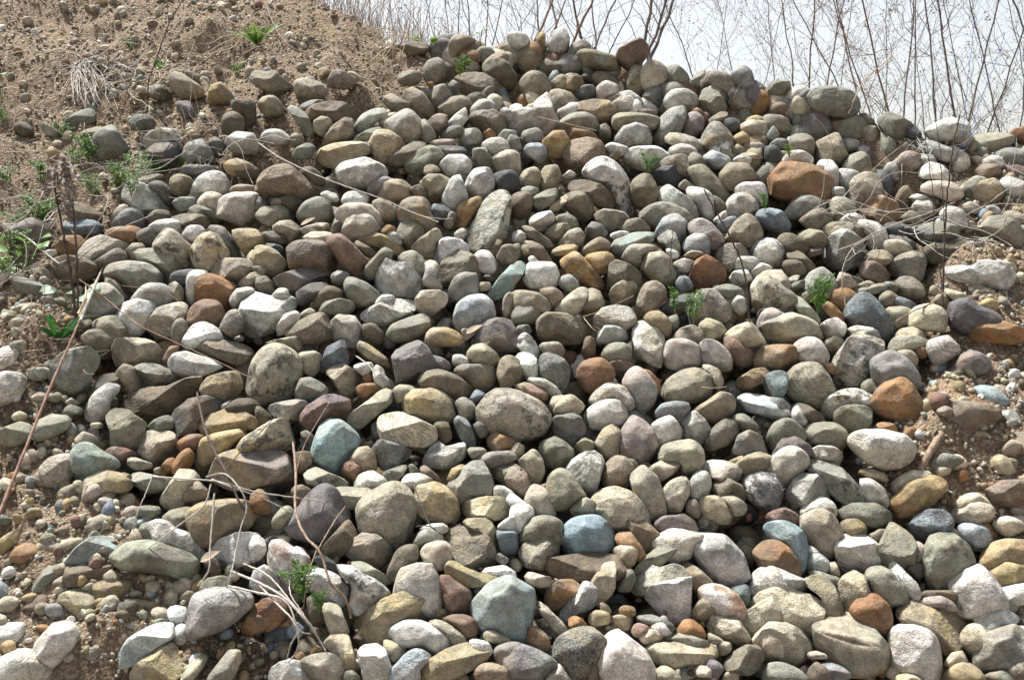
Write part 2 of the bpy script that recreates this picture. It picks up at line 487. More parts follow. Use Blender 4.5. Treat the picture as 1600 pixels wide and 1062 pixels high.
SHEETS[3, 1] = """
O -1 8 3 2 9 -4 25 -3 34 0 38 6 39 14 38 20 30 19 15 18 2 14 # large bright orange boulder
TPa 49 12 54 5 60 2 67 3 70 10 70 17 63 21 55 22 50 17 # peach upright block
O 68 15 73 13 75 18 72 20
tOa 56 24 61 16 68 15 80 20 82 27 79 33 70 33 60 28
NG 11 27 16 19 22 15 30 17 37 23 36 27 25 29 14 30
Nt 38 22 41 17 48 17 55 22 54 28 47 32 40 30
Ts 20 32 26 26 33 24 39 29 41 34 36 38 26 37
SG -5 26 0 24 8 25 15 35 12 38 -3 36
WP 43 32 48 28 55 27 61 31 54 34 46 33
Ts 34 37 40 33 50 33 58 36 62 45 60 50 52 45 40 44
Wts 55 34 60 31 67 33 73 38 74 45 68 50 63 48 62 41
gNa 36 50 39 42 44 38 50 38 57 43 61 51 60 59 50 61 40 60 36 57 # pale stone with chipped face
T 18 41 26 37 33 38 38 44 34 49 26 48
D 5 46 9 40 15 40 22 44 26 50 20 52 10 50
Df 11 52 17 49 24 54 31 61 27 64 20 59 13 56
D 8 59 13 56 20 57 24 63 20 67 12 65
Ws -8 48 0 43 6 47 10 55 7 59 0 61 -9 56
Rf 24 51 30 48 35 49 33 52 26 54
K 71 36 78 33 86 34 92 40 90 45 80 42
Vs 74 41 84 40 92 46 94 52 86 50
t 69 48 74 44 82 44 88 47 90 52 82 55 74 53
KN 90 43 96 37 106 35 115 37 118 43 110 47 100 50 93 47
Df 95 54 102 48 112 47 121 48 122 54 115 60 102 61 96 57 # split dark brown stone
TGs 77 60 82 54 90 51 97 54 97 62 94 69 84 67 79 64
T 61 54 66 50 73 50 78 54 76 58 68 59 62 57
RTsa 58 62 60 57 66 56 74 63 78 68 74 70 65 69 59 67 # coarse red-brown stone
Ng 22 73 26 65 33 61 39 65 43 72 41 78 34 80 26 78
tC 43 70 45 64 50 65 55 71 54 75 46 76
t 80 72 83 67 90 67 95 71 98 77 94 79 84 78
t 56 72 62 69 67 71 64 74 58 74
Nf 52 77 60 73 72 70 74 74 66 77 56 79
Wga 107 65 115 63 126 64 132 60 142 61 150 67 153 76 148 79 138 75 128 74 116 72 # long white stone at right
tf 123 61 128 56 140 56 150 58 153 64 152 69 140 62 130 62
W 120 50 126 46 132 49 134 56 126 58 121 55
N 131 42 136 33 146 32 154 37 159 46 157 52 145 46 137 46
ta 116 75 121 72 130 73 142 79 142 84 137 88 130 85 122 80
t 108 75 114 76 122 78 124 82 116 82
SKk 48 88 52 82 58 77 64 78 71 86 79 97 79 103 72 104 62 99 52 96 49 92 # big dark blue-grey stone
O 39 78 43 74 50 74 56 79 53 84 46 88 40 84
O 34 86 38 82 46 89 49 94 42 93
T 69 80 75 75 82 80 77 84 72 84
VS 76 84 82 79 90 82 95 87 88 86
YN 72 87 82 85 90 87 87 95 80 101 76 95
Ct 87 97 91 88 98 86 106 88 110 94 109 101 97 102 90 100 # cream stone below the bent twig
VK 111 91 116 84 123 83 130 88 138 91 144 97 138 101 130 104 120 103 112 98 # dark purple stone at right
O 127 106 132 99 140 96 150 99 160 102 164 106 150 110 130 110
W 32 98 37 94 43 92 49 97 47 103 38 105
Ntk -6 72 -2 66 4 68 12 74 18 80 19 88 12 89 -2 86 # lichened tan stone by green fern
Nf 12 76 20 79 30 89 34 96 28 96 20 90
PV -5 87 5 86 15 88 12 92 0 96 -8 93
tN -5 97 5 92 15 89 25 92 33 99 33 106 15 106 0 105 -4 101
Nf 8 71 15 66 20 65 18 69 12 74
N 11 74 17 70 23 68 23 73 18 77
CW 48 100 55 97 65 98 65 102 52 103
Ng 50 106 57 101 66 99 70 104 70 110 52 110
tY 78 106 82 100 90 98 98 102 100 108 85 112
GN 73 70 78 70 82 74 75 75
N 21 77 26 74 28 80 24 84 20 81
Ws 93 3 100 -3 107 -1 113 5 112 10 104 7 96 7
tW 94 13 100 10 112 10 120 16 121 20 115 22 105 18 97 16
TO 127 3 134 -2 142 -1 145 5 140 8 130 7
Gt 119 13 128 6 136 8 133 14 125 20 120 18
tYa 127 18 131 10 140 8 145 14 146 21 138 23 129 21
g 142 9 150 7 163 12 163 20 150 21 146 15
Wt 90 23 95 18 102 18 104 25 101 31 94 27
W 107 29 112 25 120 27 124 34 120 39 110 37
W 88 17 93 15 101 17 95 19
t 120 24 126 21 133 25 132 28 122 27
T 83 29 89 25 95 29 98 33 90 34
WG 135 25 140 23 145 27 143 30 137 29
t 145 30 152 27 163 32 163 37 148 33
R 145 0 155 -1 163 2 163 7 150 8
W 155 36 163 36 163 44 158 42
TB 152 71 160 68 165 72 163 75 155 75
W 44 0 52 0 58 3 52 11 45 9
W 35 -3 43 -2 44 8 40 10
W 40 11 47 11 48 16 40 16
"""
SHEETS[0, 2] = """
Wts -2 12 2 7 8 6 12 9 12 15 6 20 -2 20
Wts -4 30 0 24 10 22 16 27 15 33 9 40 2 42 -4 39 # cream egg at left edge
O 10 18 14 15 20 17 19 21 13 22
O 16 12 20 8 25 9 25 14 20 16
G 27 16 31 13 35 16 34 20 29 19
WG 17 23 22 18 30 19 32 23 26 26 19 26
NGa 33 27 36 16 45 9 54 7 62 11 64 16 57 25 56 31 48 36 40 32 # rugged grey-green boulder
TN 52 0 55 -6 72 -6 76 0 72 8 64 10 58 6
Tt 71 5 74 -1 83 -1 93 0 99 6 101 11 95 14 84 15 73 14
Df 56 33 63 22 72 20 75 27 66 33 58 37
Ta 73 20 78 15 83 17 88 25 88 31 80 33 74 30
NGaf 84 16 89 14 98 15 107 19 116 23 113 26 104 30 93 27 85 21
Wgf 106 13 110 8 117 7 125 10 137 14 138 19 128 21 118 23 110 19 106 15 # white shell-like stone
R 102 10 106 4 112 3 110 8 105 13 102 16
Taf 113 1 122 -1 140 0 152 3 158 7 152 13 148 15 138 11 120 5
Wg 54 44 59 36 67 30 74 29 75 34 70 40 67 48 61 51 55 49 # white leaning stone at the bank edge
DBaf 75 38 80 33 93 29 104 29 115 25 126 22 130 24 125 31 110 41 95 50 88 50 80 43 # long dark brown slab
YTsa 125 30 130 23 140 20 149 20 151 30 146 35 137 38 128 34
BK 106 52 110 43 118 37 130 35 138 38 139 44 128 46 122 52 123 58 115 60 108 57
TNa 67 46 70 42 78 42 84 48 90 53 87 60 88 68 80 68 70 64 70 56
N 89 56 97 49 104 47 108 49 107 55 98 57 92 59
Yf 120 51 124 47 135 45 144 42 152 45 160 51 160 56 145 57 133 58 125 57 # long ochre slab
D 140 43 147 37 155 36 162 40 162 47 152 46 143 44
tTa 86 62 90 57 98 56 107 58 111 65 108 72 98 78 91 74 87 68 # cube-like buff stone
OR 111 63 118 59 127 60 124 68 117 69 112 67
YT 122 72 125 62 135 58 150 56 157 58 146 66 140 72 132 76 124 82 122 78
t 48 62 53 58 59 61 63 67 56 69 49 69
NU 47 72 51 67 57 66 63 71 72 78 74 82 66 86 54 88 47 84 # dark green-grey stone on the bank
R 65 68 72 66 80 68 88 73 82 76 72 75 66 71
tf 80 73 85 73 96 78 94 80 85 80 80 77
tPs 27 82 32 76 39 74 46 75 47 84 42 90 34 93 28 89 # pinkish ball in the dirt
O 101 78 104 74 109 73 108 78 106 84 101 83
O 107 78 112 71 119 67 121 73 118 79 110 84 106 82
Yt 50 100 54 90 60 85 68 84 77 88 83 92 80 98 70 98 64 102 58 107 52 105 # curved yellow stone
t 37 96 42 92 50 92 50 100 43 103 37 100
Nf 81 84 85 81 95 84 106 88 104 93 94 94 84 89
t 101 96 108 87 112 81 120 82 125 88 121 93 113 102 105 103 101 100
T 113 99 118 90 124 88 130 95 127 99 118 100
VYf 132 80 138 71 147 68 160 67 175 70 183 78 183 85 175 89 158 91 145 90 135 85 # flat mauve stone with ochre eye
Ytk 146 67 153 60 160 56 170 50 180 50 185 58 185 66 175 70 160 69
RB 62 105 68 101 75 104 74 108 62 109
Nf -3 59 5 56 15 53 21 56 20 63 12 67 3 65
Nf 21 58 26 51 36 49 45 51 41 58 33 62 24 63
t 8 47 13 45 17 48 14 51 9 50
t 20 36 25 33 30 35 28 38 22 38
T 31 36 36 33 40 36 36 39
t 38 36 41 34 43 37 40 39
t 41 39 45 36 50 40 46 42
N 39 43 45 41 52 44 50 47 42 46
T 73 87 77 83 82 85 84 90 77 90
T 96 80 100 79 100 83 97 83
t 57 52 63 52 64 55 58 55
W 138 40 145 37 143 41 139 43
"""
SHEETS[1, 2] = """
tNk -5 30 -3 18 0 10 7 4 14 3 22 7 28 14 29 21 25 30 22 36 12 39 0 40 # large lichen-blotched boulder
t 2 3 10 0 28 -3 30 2 26 8 15 4
Nt 26 9 31 7 38 7 41 10 40 17 34 22 29 19
SKa 41 14 44 5 50 0 55 0 57 8 57 16 50 18 43 20 # blue slate stone
GN 25 30 28 24 34 23 41 27 46 32 42 36 34 40 25 39
G 3 42 12 39 25 37 33 39 33 42 25 50 15 48
RVa 28 47 32 41 42 35 50 34 58 37 59 43 52 49 45 53 40 59 32 56 29 51 # rosy brown faceted stone
ta 44 20 49 15 55 14 60 18 67 25 68 29 60 34 53 32 48 24
O 62 30 66 27 74 27 78 30 72 34 66 36
O 66 22 71 21 74 25 70 27
Wa 73 18 75 14 79 16 81 22 85 27 83 30 74 27
W 60 16 66 14 73 14 73 20 68 22
tYf 62 4 65 0 70 2 78 8 84 13 85 17 78 15 68 10
GVa 85 10 88 6 96 2 101 0 106 3 110 10 114 18 105 21 97 28 88 26 87 18 # lilac-grey pyramid
Ntf 54 49 62 43 72 36 80 29 86 32 87 36 80 43 70 50 62 55 55 52 # long pale green-grey block
U 35 68 38 60 41 53 46 49 53 50 60 56 64 62 62 68 57 75 53 83 45 81 36 76 # teal drum-shaped stone
tT 85 32 88 28 95 28 104 30 98 33 92 38 88 38
tY 90 38 93 32 103 30 110 30 118 33 125 40 127 46 122 50 108 50 95 45 91 42 # tan loaf-shaped stone
DT 101 25 105 20 113 18 121 20 130 25 136 30 134 34 125 36 115 33 105 30
T 123 20 128 15 140 15 149 16 151 22 145 30 138 31 130 24
DT 150 22 152 12 158 9 166 14 165 25 157 30 152 28
t 131 8 135 3 142 2 150 8 153 12 150 16 140 15 134 13
W 123 9 129 9 134 14 128 16 123 15
VG 110 9 117 11 123 16 121 19 114 18
tClf 76 50 79 46 88 44 98 48 108 53 116 58 112 65 106 67 93 66 80 64 77 58 # layered pale slab
S 133 36 137 30 143 33 138 40
GT 124 38 129 35 135 38 138 44 134 50 128 49 126 43
GS 123 50 127 46 132 50 137 58 137 66 132 66 126 58
tks 137 45 141 36 148 31 158 30 168 33 178 39 184 48 184 54 176 60 166 64 155 60 143 56 139 51 # big tan dome with dark spots
Gs 72 68 77 62 85 63 93 67 98 69 95 74 87 79 80 81 75 75
Wa 103 75 107 68 113 61 118 66 124 65 130 63 132 68 128 75 118 79 108 78 # white broken curved stone
tO 58 74 64 67 70 66 74 71 75 80 70 82 62 77
ORa 53 83 56 75 62 74 70 79 72 82 65 85 60 88 54 86
Nfk 30 80 36 78 46 83 58 88 60 90 52 92 40 92 32 88
Nf 79 82 86 79 94 77 94 81 87 88 81 86
Ws 60 89 65 83 73 81 79 85 83 90 75 93 62 92
Y 118 88 122 80 128 77 132 78 125 84 122 90
tW 89 87 95 83 103 83 113 88 108 90 100 96 97 96 92 91
Yt 98 98 102 90 110 88 118 91 125 100 126 110 118 115 106 112 100 106 # honey-coloured rounded stone
Ga 119 91 126 82 134 76 141 75 145 82 149 90 148 96 138 98 128 103 124 98 # grey faceted stone at centre
tV 137 74 145 70 160 69 165 73 155 77 145 79 138 77
tO 141 60 148 57 158 60 166 66 165 72 155 70 142 66
Ts 146 78 152 74 160 75 168 80 170 88 165 92 155 90 148 84
W 149 91 155 91 162 96 158 99 149 98
CYp 126 105 132 99 142 97 155 98 160 100 158 108 148 112 130 110
tf 47 93 52 91 65 92 76 92 70 98 62 104 55 103 50 98
TPs 63 106 68 98 76 92 84 89 93 91 98 99 100 108 98 118 94 125 86 130 74 124 66 118 # coarse tan disc
V 27 104 32 97 38 92 44 90 50 94 56 104 58 112 50 118 40 124 30 122 20 118 17 112 # big purple boulder
B 24 70 30 69 35 70 35 76 28 82 24 80
N 27 57 32 56 38 62 36 66 30 62
TB 22 92 28 90 35 94 30 100 24 104
N 132 67 142 67 144 71 135 73
D 110 52 120 51 122 60 116 64
K 135 52 140 50 146 57 140 60
N 95 78 98 77 103 83 97 83
BVf 101 79 105 77 112 83 119 89 113 87 104 83
OD -2 93 5 94 9 103 8 108 -3 106
D 0 40 10 48 8 54 0 54
"""
SHEETS[2, 2] = """
GW 2 3 8 -2 14 0 18 8 15 12 8 8
Nt 16 3 22 1 29 1 33 6 30 11 22 9
Ws 1 12 4 7 10 7 15 10 16 18 16 24 9 24 5 20
GKs 16 14 20 8 27 9 33 12 36 17 35 25 31 32 24 27 18 22 # rough dark grey stone
OR 40 22 42 15 48 12 56 11 62 16 64 21 60 27 54 33 46 30 41 26 # rust-red half-round stone
ND 55 10 60 3 68 1 74 4 74 11 65 14 58 13
PW 95 10 97 1 105 -1 113 1 119 6 117 14 110 18 100 17 96 15
W 114 3 120 -1 128 1 136 8 138 15 132 18 122 14 117 13 # white rounded stone by the cream slab
RD 130 0 138 -2 145 3 151 8 149 14 142 17 137 12
OT 151 12 156 5 165 3 176 3 178 10 172 16 160 17 152 16 # orange-brown oval stone
RTf 0 28 8 26 18 28 23 32 21 38 10 34 0 30
tW 2 24 10 23 20 24 30 30 33 34 25 36 20 30 10 26
C 22 42 25 35 32 34 33 37 26 45
t 24 46 30 37 36 33 43 38 46 41 40 46 30 46
Wts 48 38 53 31 60 26 68 28 76 34 77 41 73 45 66 38 56 38 50 41
gP 69 26 73 19 78 16 85 21 90 29 89 37 84 43 80 46 76 36 72 31 # tall pinkish grey stone
Wt 45 47 50 41 58 37 66 37 71 42 72 48 68 54 58 55 50 55 46 52 # white loaf at centre
TN 93 33 97 25 106 19 117 17 124 21 126 27 122 35 112 38 100 38 94 36 # olive-tan oval stone
ta 115 16 122 15 129 18 132 24 131 31 126 31 125 22 118 17
T 112 44 122 38 130 32 137 33 140 39 136 46 126 50 118 48
Yaf 135 31 140 25 150 18 160 16 165 19 158 25 148 30 140 35 # yellow wedge slab
WSf 140 37 144 33 155 34 165 37 173 43 172 48 162 47 148 44 141 41 # white finger-shaped stone
GS 89 46 93 40 102 38 110 39 111 45 104 51 94 50
GVa 25 52 27 47 35 45 42 46 47 54 44 60 38 66 30 63 26 58
VP 67 64 69 53 75 47 83 51 89 58 91 66 86 73 80 76 72 74 68 71 # lilac rounded stone
WP 87 53 92 49 99 47 104 52 107 58 105 62 96 64 90 65 88 59
Wga 104 54 108 47 114 44 120 49 126 58 126 61 118 64 108 60
N 17 66 20 62 26 60 34 64 39 69 36 75 30 79 22 78 18 73 # ridged grey egg
Yt 51 63 57 55 64 52 68 56 67 66 66 72 60 73 54 69 # yellowish upright egg
T 38 66 45 60 51 63 53 66 47 69 39 70
t 90 71 94 66 104 63 112 62 118 67 119 74 116 81 108 84 105 78 100 76 92 76 # buff rounded stone at centre
tf 86 79 95 74 102 73 106 77 103 82 95 86 90 87 86 83
T 120 66 125 55 133 49 139 51 141 56 136 63 126 67 121 68
GTa 138 69 141 60 148 56 156 60 160 68 158 73 145 72 139 71
N 137 48 145 46 154 53 150 57 142 55
t 0 67 3 63 8 66 8 71 3 74 -4 72
Tt 4 76 8 70 14 68 19 74 20 82 17 89 12 89 6 84
gWa 33 80 38 74 46 70 53 69 57 74 56 82 52 92 49 98 44 92 38 85 # pale downward-pointing stone
RTs 56 84 59 76 64 72 71 73 76 79 75 87 70 92 60 92 56 88 # rosy tan ball
t 73 89 75 83 80 79 85 79 90 85 94 95 96 106 90 112 84 108 78 100 # leaning tan pillar
ta 95 92 100 87 107 84 111 88 110 96 105 106 98 108 94 100
W 111 88 114 82 120 81 124 86 123 93 119 99 112 98 109 94 # white egg
tW 117 79 122 75 132 75 142 78 145 82 142 89 132 88 121 84
T 140 77 147 72 155 69 163 72 164 78 156 82 148 85 142 82
DT 124 93 127 86 135 86 143 90 147 98 142 101 130 98
WKk 144 87 148 84 156 82 164 84 168 92 166 102 160 104 152 101 146 96 # white stone with dark broken face
tY 134 76 142 72 146 71 140 77
NTp 20 98 23 85 30 80 37 84 44 94 47 98 40 103 30 106 24 104
RO 17 90 24 89 28 93 26 100 20 96
t 8 99 12 91 18 90 23 97 27 107 22 112 10 106
TRs 0 80 5 79 11 86 13 94 9 98 0 92 -6 86
ts 50 100 56 94 65 92 75 95 82 102 86 112 80 118 60 118 50 110
Nt 36 107 40 100 46 98 54 102 50 112 40 112
W -5 93 0 95 8 101 15 106 10 112 3 108 -4 100
T 117 100 122 97 130 98 136 104 136 112 124 112 118 107
t 129 98 138 97 145 101 147 106 138 108
T 109 100 113 98 118 104 116 110 109 108
C 157 78 161 77 164 82 158 82
N 70 74 76 74 79 78 76 80
B 44 5 46 -2 51 -2 52 8 48 12 44 10
Rf 60 14 68 12 75 12 76 16 70 19 62 18
OR 80 17 86 19 92 25 93 30 90 36 87 28
"""
SHEETS[3, 2] = """
PW 16 6 19 1 26 -2 33 1 37 8 36 13 29 15 22 13 # pale pink round stone
t 35 1 42 -3 47 0 46 5 41 8 36 6
tNl 8 27 14 19 20 15 29 14 36 20 40 28 40 34 34 40 24 39 14 35 # folded striped stone
tO 31 15 37 14 41 15 41 20 36 19
gtak 40 22 42 12 49 1 54 -4 65 -6 72 0 71 8 66 10 64 18 55 27 46 28 41 25 # tall craggy pale boulder
GV 64 17 68 11 77 7 86 12 92 20 93 26 90 32 82 27 72 30 66 24 # large lilac-grey rounded stone
t 76 4 80 -2 90 -3 98 -1 97 4 88 6 78 8
tC 80 8 88 6 93 10 92 15 85 13
O 91 7 95 4 99 6 99 11 94 12
Wsl 98 5 104 1 112 -1 118 6 117 10 110 14 104 17 # white fissured stone on the gravel
VR 115 20 120 12 127 9 134 12 137 17 134 22 126 24 118 23 # mauve stone sunk in the gravel
OB 63 46 67 36 75 28 82 27 88 31 93 40 97 48 94 54 85 54 72 50 # rusty rounded pyramid
tWk 33 44 38 36 46 31 55 30 64 33 68 37 63 40 52 40 42 48 36 48
DN 40 50 44 43 52 40 60 39 64 43 63 52 55 57 46 56
N 59 27 64 24 68 30 72 32 66 34 59 31
TB 102 48 107 42 115 41 128 42 138 44 141 48 136 54 128 58 115 60 106 55 # long brown loaf in the gravel
US 127 34 134 30 140 31 147 37 149 42 143 47 136 43 130 38 # blue-green stone in the gravel
Y 104 38 112 34 119 30 124 32 120 36 110 40 103 42
O 98 35 102 30 106 33 103 36
t 95 40 99 37 103 42 100 46 96 44
Ng 138 56 142 49 150 45 156 48 156 54 148 62 142 65 139 61
Tt 112 62 120 59 133 58 139 62 141 70 136 76 127 77 120 74 114 68
TB 144 65 150 61 162 59 166 65 164 73 152 75 145 71
GN 98 80 106 73 114 72 122 77 115 82 105 84 100 83
tWs 50 68 54 62 62 60 74 60 85 63 89 70 86 76 76 82 66 80 55 74 # coarse pale half-buried boulder
UKf 88 65 96 60 105 57 104 61 98 66 92 69
Of 68 53 74 51 80 54 80 58 72 57 68 56
T 84 60 89 54 93 55 94 59 88 63
NT 22 60 25 53 32 51 42 52 49 57 50 63 42 67 32 66 24 63
N 0 60 4 52 10 49 16 50 22 56 23 61 14 64 4 68
UK -4 24 4 19 11 19 12 30 8 38 0 35
GK 0 36 8 36 14 41 15 46 10 50 0 49
VD 3 70 8 61 14 59 22 62 27 68 22 74 12 75 5 74
tW 24 69 30 66 40 66 46 69 47 74 44 78 36 74 28 74
tW 0 76 6 70 13 66 20 68 25 75 18 83 10 90 4 91 -1 84 # long buff stone leaning left
NGfk 24 76 30 73 40 75 50 84 60 94 62 101 54 102 43 97 34 89 26 82 # big flat grey-green slab
gNa 10 94 17 86 24 82 30 84 37 93 38 98 30 102 20 106 12 102
W 57 88 64 87 72 92 75 100 70 104 60 102 60 95
W 21 106 26 100 33 97 40 101 42 108 25 112
N 42 104 52 101 65 103 72 107 55 110
YO 74 105 80 98 88 91 98 87 105 88 109 93 105 100 98 107 88 112 78 112 # orange-ochre loaf
tC 77 92 83 86 92 82 100 83 104 88 95 89 86 93 79 98
Yf 54 84 62 81 72 83 75 89 66 87
YC 135 78 143 73 150 76 153 82 146 86 138 82
tC 117 105 122 99 130 97 136 102 139 108 118 110
RNa 137 98 145 92 160 90 175 92 172 100 160 105 145 105 # maroon stone at right edge
tO 150 89 160 84 168 85 168 90 156 91
T 154 78 158 73 166 74 163 83 156 83
Df 14 38 22 39 32 45 38 52 28 52 18 46
KW 15 45 18 40 24 48 24 54 17 52
W 145 85 149 84 150 88 145 88
"""
SHEETS[0, 3] = """
t 51 14 58 7 68 3 75 3 75 8 66 12 60 14
Y 60 14 65 10 71 11 71 15 65 17 60 16
N 81 0 92 -1 102 1 100 5 88 7 82 4
G 78 9 82 6 87 8 87 14 82 17 78 14
SW 84 14 87 7 93 4 98 6 92 9 88 12 86 18
N 86 16 90 10 96 9 99 15 101 21 92 23 87 20
Wgs 94 11 97 7 104 6 110 12 118 16 122 22 128 29 127 34 118 31 108 25 99 20 # long rough white stone
TN 101 5 107 0 118 -1 120 5 120 13 112 14
TYp 116 10 120 -1 130 -5 150 -4 158 0 156 10 148 15 138 20 125 21 118 17 # large ochre stone under pale twigs
Ws 132 25 138 18 147 15 160 16 166 21 164 28 155 33 140 35 134 31
Y 0 20 7 16 16 13 18 16 10 22 3 27 -2 26
O 8 30 13 24 20 23 26 26 28 31 20 34 12 35
tTf 23 25 28 20 38 21 50 20 56 22 48 25 42 29 30 29 24 27
UGf 44 32 50 25 58 20 66 20 78 23 78 28 73 33 62 34 50 36 45 36 # flat greenish stone on the bank
W 63 19 68 17 76 19 83 22 75 24 66 22
N 72 29 78 24 88 22 97 23 108 28 118 33 123 38 121 46 115 48 105 43 92 40 80 38 74 34 # large olive-grey loaf
BKf 42 40 47 37 60 37 72 33 75 37 70 42 64 47 50 48 43 47
KNf 18 54 25 44 33 36 41 31 44 33 42 39 33 47 25 55 20 57 # dark thin slab on edge
tR 30 52 36 45 44 42 46 48 40 54 33 58
T 36 60 40 54 50 51 58 53 62 60 57 66 48 66 38 64
BY 60 48 66 46 76 46 82 48 78 55 72 59 64 60 60 55
Yf 76 55 85 56 95 59 106 62 105 64 95 63 80 59
Da 66 75 72 65 76 59 86 60 86 70 78 75
W 105 63 110 61 116 63 118 69 113 74 106 72
W 107 77 112 72 118 74 121 80 115 85 108 83
gVs 117 78 120 68 121 60 124 55 134 53 147 54 156 58 158 63 152 71 142 75 130 79 120 80 # lilac-grey bean-shaped stone
Wt 24 89 28 80 36 74 45 74 51 79 48 87 40 95 34 98 27 94 # pale egg at lower left
UWf 76 91 82 82 94 76 105 74 108 77 108 84 100 88 90 92 84 97 77 96 # pale green-grey brick-shaped stone
Nt 46 94 55 88 66 84 73 84 76 88 70 93 60 95 52 96
tW -4 108 0 97 8 92 18 92 28 96 34 102 35 108 20 114 0 114 # wide pale stone at lower left corner
Yt 82 106 88 96 98 90 107 87 113 92 116 99 112 110 85 112
t 130 106 138 96 145 89 150 90 150 97 145 106 135 112
t 110 108 120 97 128 91 131 93 128 99 118 110
W -3 77 5 73 14 74 18 78 10 88 0 87
Gf 5 91 12 80 17 74 22 73 23 80 14 88 8 92
B 5 72 14 64 25 56 30 54 31 60 26 66 14 72
WN -4 65 3 60 12 59 18 60 14 64 5 69 -4 70
S -4 50 0 46 5 50 7 57 0 61 -4 59
W 7 55 12 50 18 53 18 58 8 58
Df 27 37 32 31 38 29 42 30 36 36 30 39
O 56 80 60 77 64 79 63 84 57 83
t 71 80 76 79 78 84 72 83
W 75 78 78 74 81 77 80 82 76 82
T 50 86 53 81 56 83 55 87 51 88
O 23 74 27 69 31 71 29 77 24 78
S 58 75 60 71 63 72 62 78
KS 137 79 141 75 146 77 144 80 139 81
OBf 151 76 155 67 160 61 170 58 178 62 176 70 165 76 155 78
R 127 33 129 27 136 32 138 40 132 41
TN 124 50 130 44 140 43 146 48 140 52 128 54
t 90 91 94 88 95 91 92 93
T 12 88 18 87 18 90 12 91
N 0 4 4 5 8 9 3 10 -2 9
O 122 86 127 85 128 89 124 90
O 134 92 140 86 143 88 138 94
"""
SHEETS[1, 3] = """
RWa 8 31 10 20 16 19 24 25 32 28 33 34 27 40 26 47 18 49 12 42 # brick-red and white block
DB 40 24 50 13 58 6 63 15 60 22 50 30 43 28
TG 53 28 60 19 68 14 76 17 84 23 84 31 78 37 68 33 60 31
Nf 53 32 58 30 65 31 76 38 86 44 86 49 78 46 66 38 # dark green blade
T 82 38 87 27 93 23 100 23 102 28 98 35 90 42 84 44
K 36 30 42 28 50 34 52 40 42 38
W 29 41 34 37 42 37 52 43 58 50 54 59 46 57 38 52 32 47
Wk 50 35 54 33 60 35 68 41 78 47 83 54 76 59 70 60 62 64 58 60 60 47 53 40 # white stone with grey hollow
Wts 86 52 88 43 93 35 101 33 109 35 115 42 116 52 115 62 108 67 98 62 90 57 # coarse white dome
tf 42 61 46 57 51 58 54 66 58 76 50 78 45 74
TYa 59 72 63 65 74 58 88 53 98 51 105 54 108 60 109 66 102 71 90 73 80 80 72 83 62 79 # big broken tan-brown stone
Wg 80 80 84 74 92 70 102 70 113 74 121 79 126 85 120 88 112 90 104 85 92 85 84 82 # pale grey-white long egg
t 80 80 82 93 88 95 95 88 88 84
tfs 103 71 107 69 115 69 123 73 130 79 133 84 125 86 118 78 110 73
RB 110 68 118 66 130 66 138 70 140 76 134 80 128 77 122 71
WSs 82 106 86 98 93 91 100 88 107 91 110 95 102 100 102 106 90 112
TYf 101 99 106 94 118 88 130 84 140 84 144 90 142 96 130 101 118 106 106 110 102 105 # long tan bar at the bottom
W 64 90 67 85 74 84 80 86 82 94 85 102 80 108 68 108 66 98
tYa 42 83 47 77 53 76 58 80 61 92 64 104 58 106 53 95 47 88 # upright tan wedge
gW 5 106 12 98 22 96 32 99 42 106 30 112 10 112
tg 27 97 33 93 46 92 53 95 55 104 48 110 36 106
N 54 102 60 100 65 106 55 107
U 132 65 138 56 145 48 155 43 166 44 172 48 174 58 172 68 170 78 162 84 150 76 140 74 136 70 # big pale green stone
tC 103 27 106 22 113 20 120 21 122 28 120 37 113 40 106 33
YNf 117 40 120 33 124 32 130 36 140 40 152 42 158 44 148 48 138 48 125 47 118 44
Ta 116 18 120 12 130 11 139 12 145 18 149 26 149 34 140 38 130 36 122 30
T 127 10 132 6 140 4 147 8 151 16 152 26 149 33 147 24 142 14
Wf 138 38 146 36 155 35 163 40 160 43 148 41
BR 115 42 118 39 124 45 134 50 135 58 130 66 120 65 117 54
N 97 24 102 14 112 12 117 18 114 22 104 23
tW 100 13 108 9 118 9 120 13 114 15
T 104 5 110 3 116 5 114 9 106 8
Y 106 0 113 -3 126 -3 126 3 114 4
KS 150 13 163 13 165 28 155 28 150 20
W 150 11 156 6 163 3 163 14 155 14
ORa 0 66 4 58 15 57 20 63 18 70 10 75 2 76
Wt -1 38 6 35 12 41 16 49 8 52 -4 48
W -4 20 0 16 5 19 6 25 3 30 -4 30
t 140 79 146 75 155 79 162 83 156 84 146 82
W 133 82 140 81 147 85 146 90 138 90
VG 148 92 150 86 158 83 166 84 168 92 160 100 150 96
tO 135 103 140 97 147 96 157 100 160 107 145 109
D 32 56 38 55 43 68 36 72
t 15 0 20 -2 24 2 20 8 12 12 10 6
NK 135 50 142 48 146 50 140 55
SV 20 74 26 71 30 75 28 80 20 80
G 148 30 152 27 158 31 155 35
O 15 72 19 68 24 70 22 74
O 34 88 38 86 43 89 40 92 35 92
O 24 92 28 89 31 92 28 95
"""
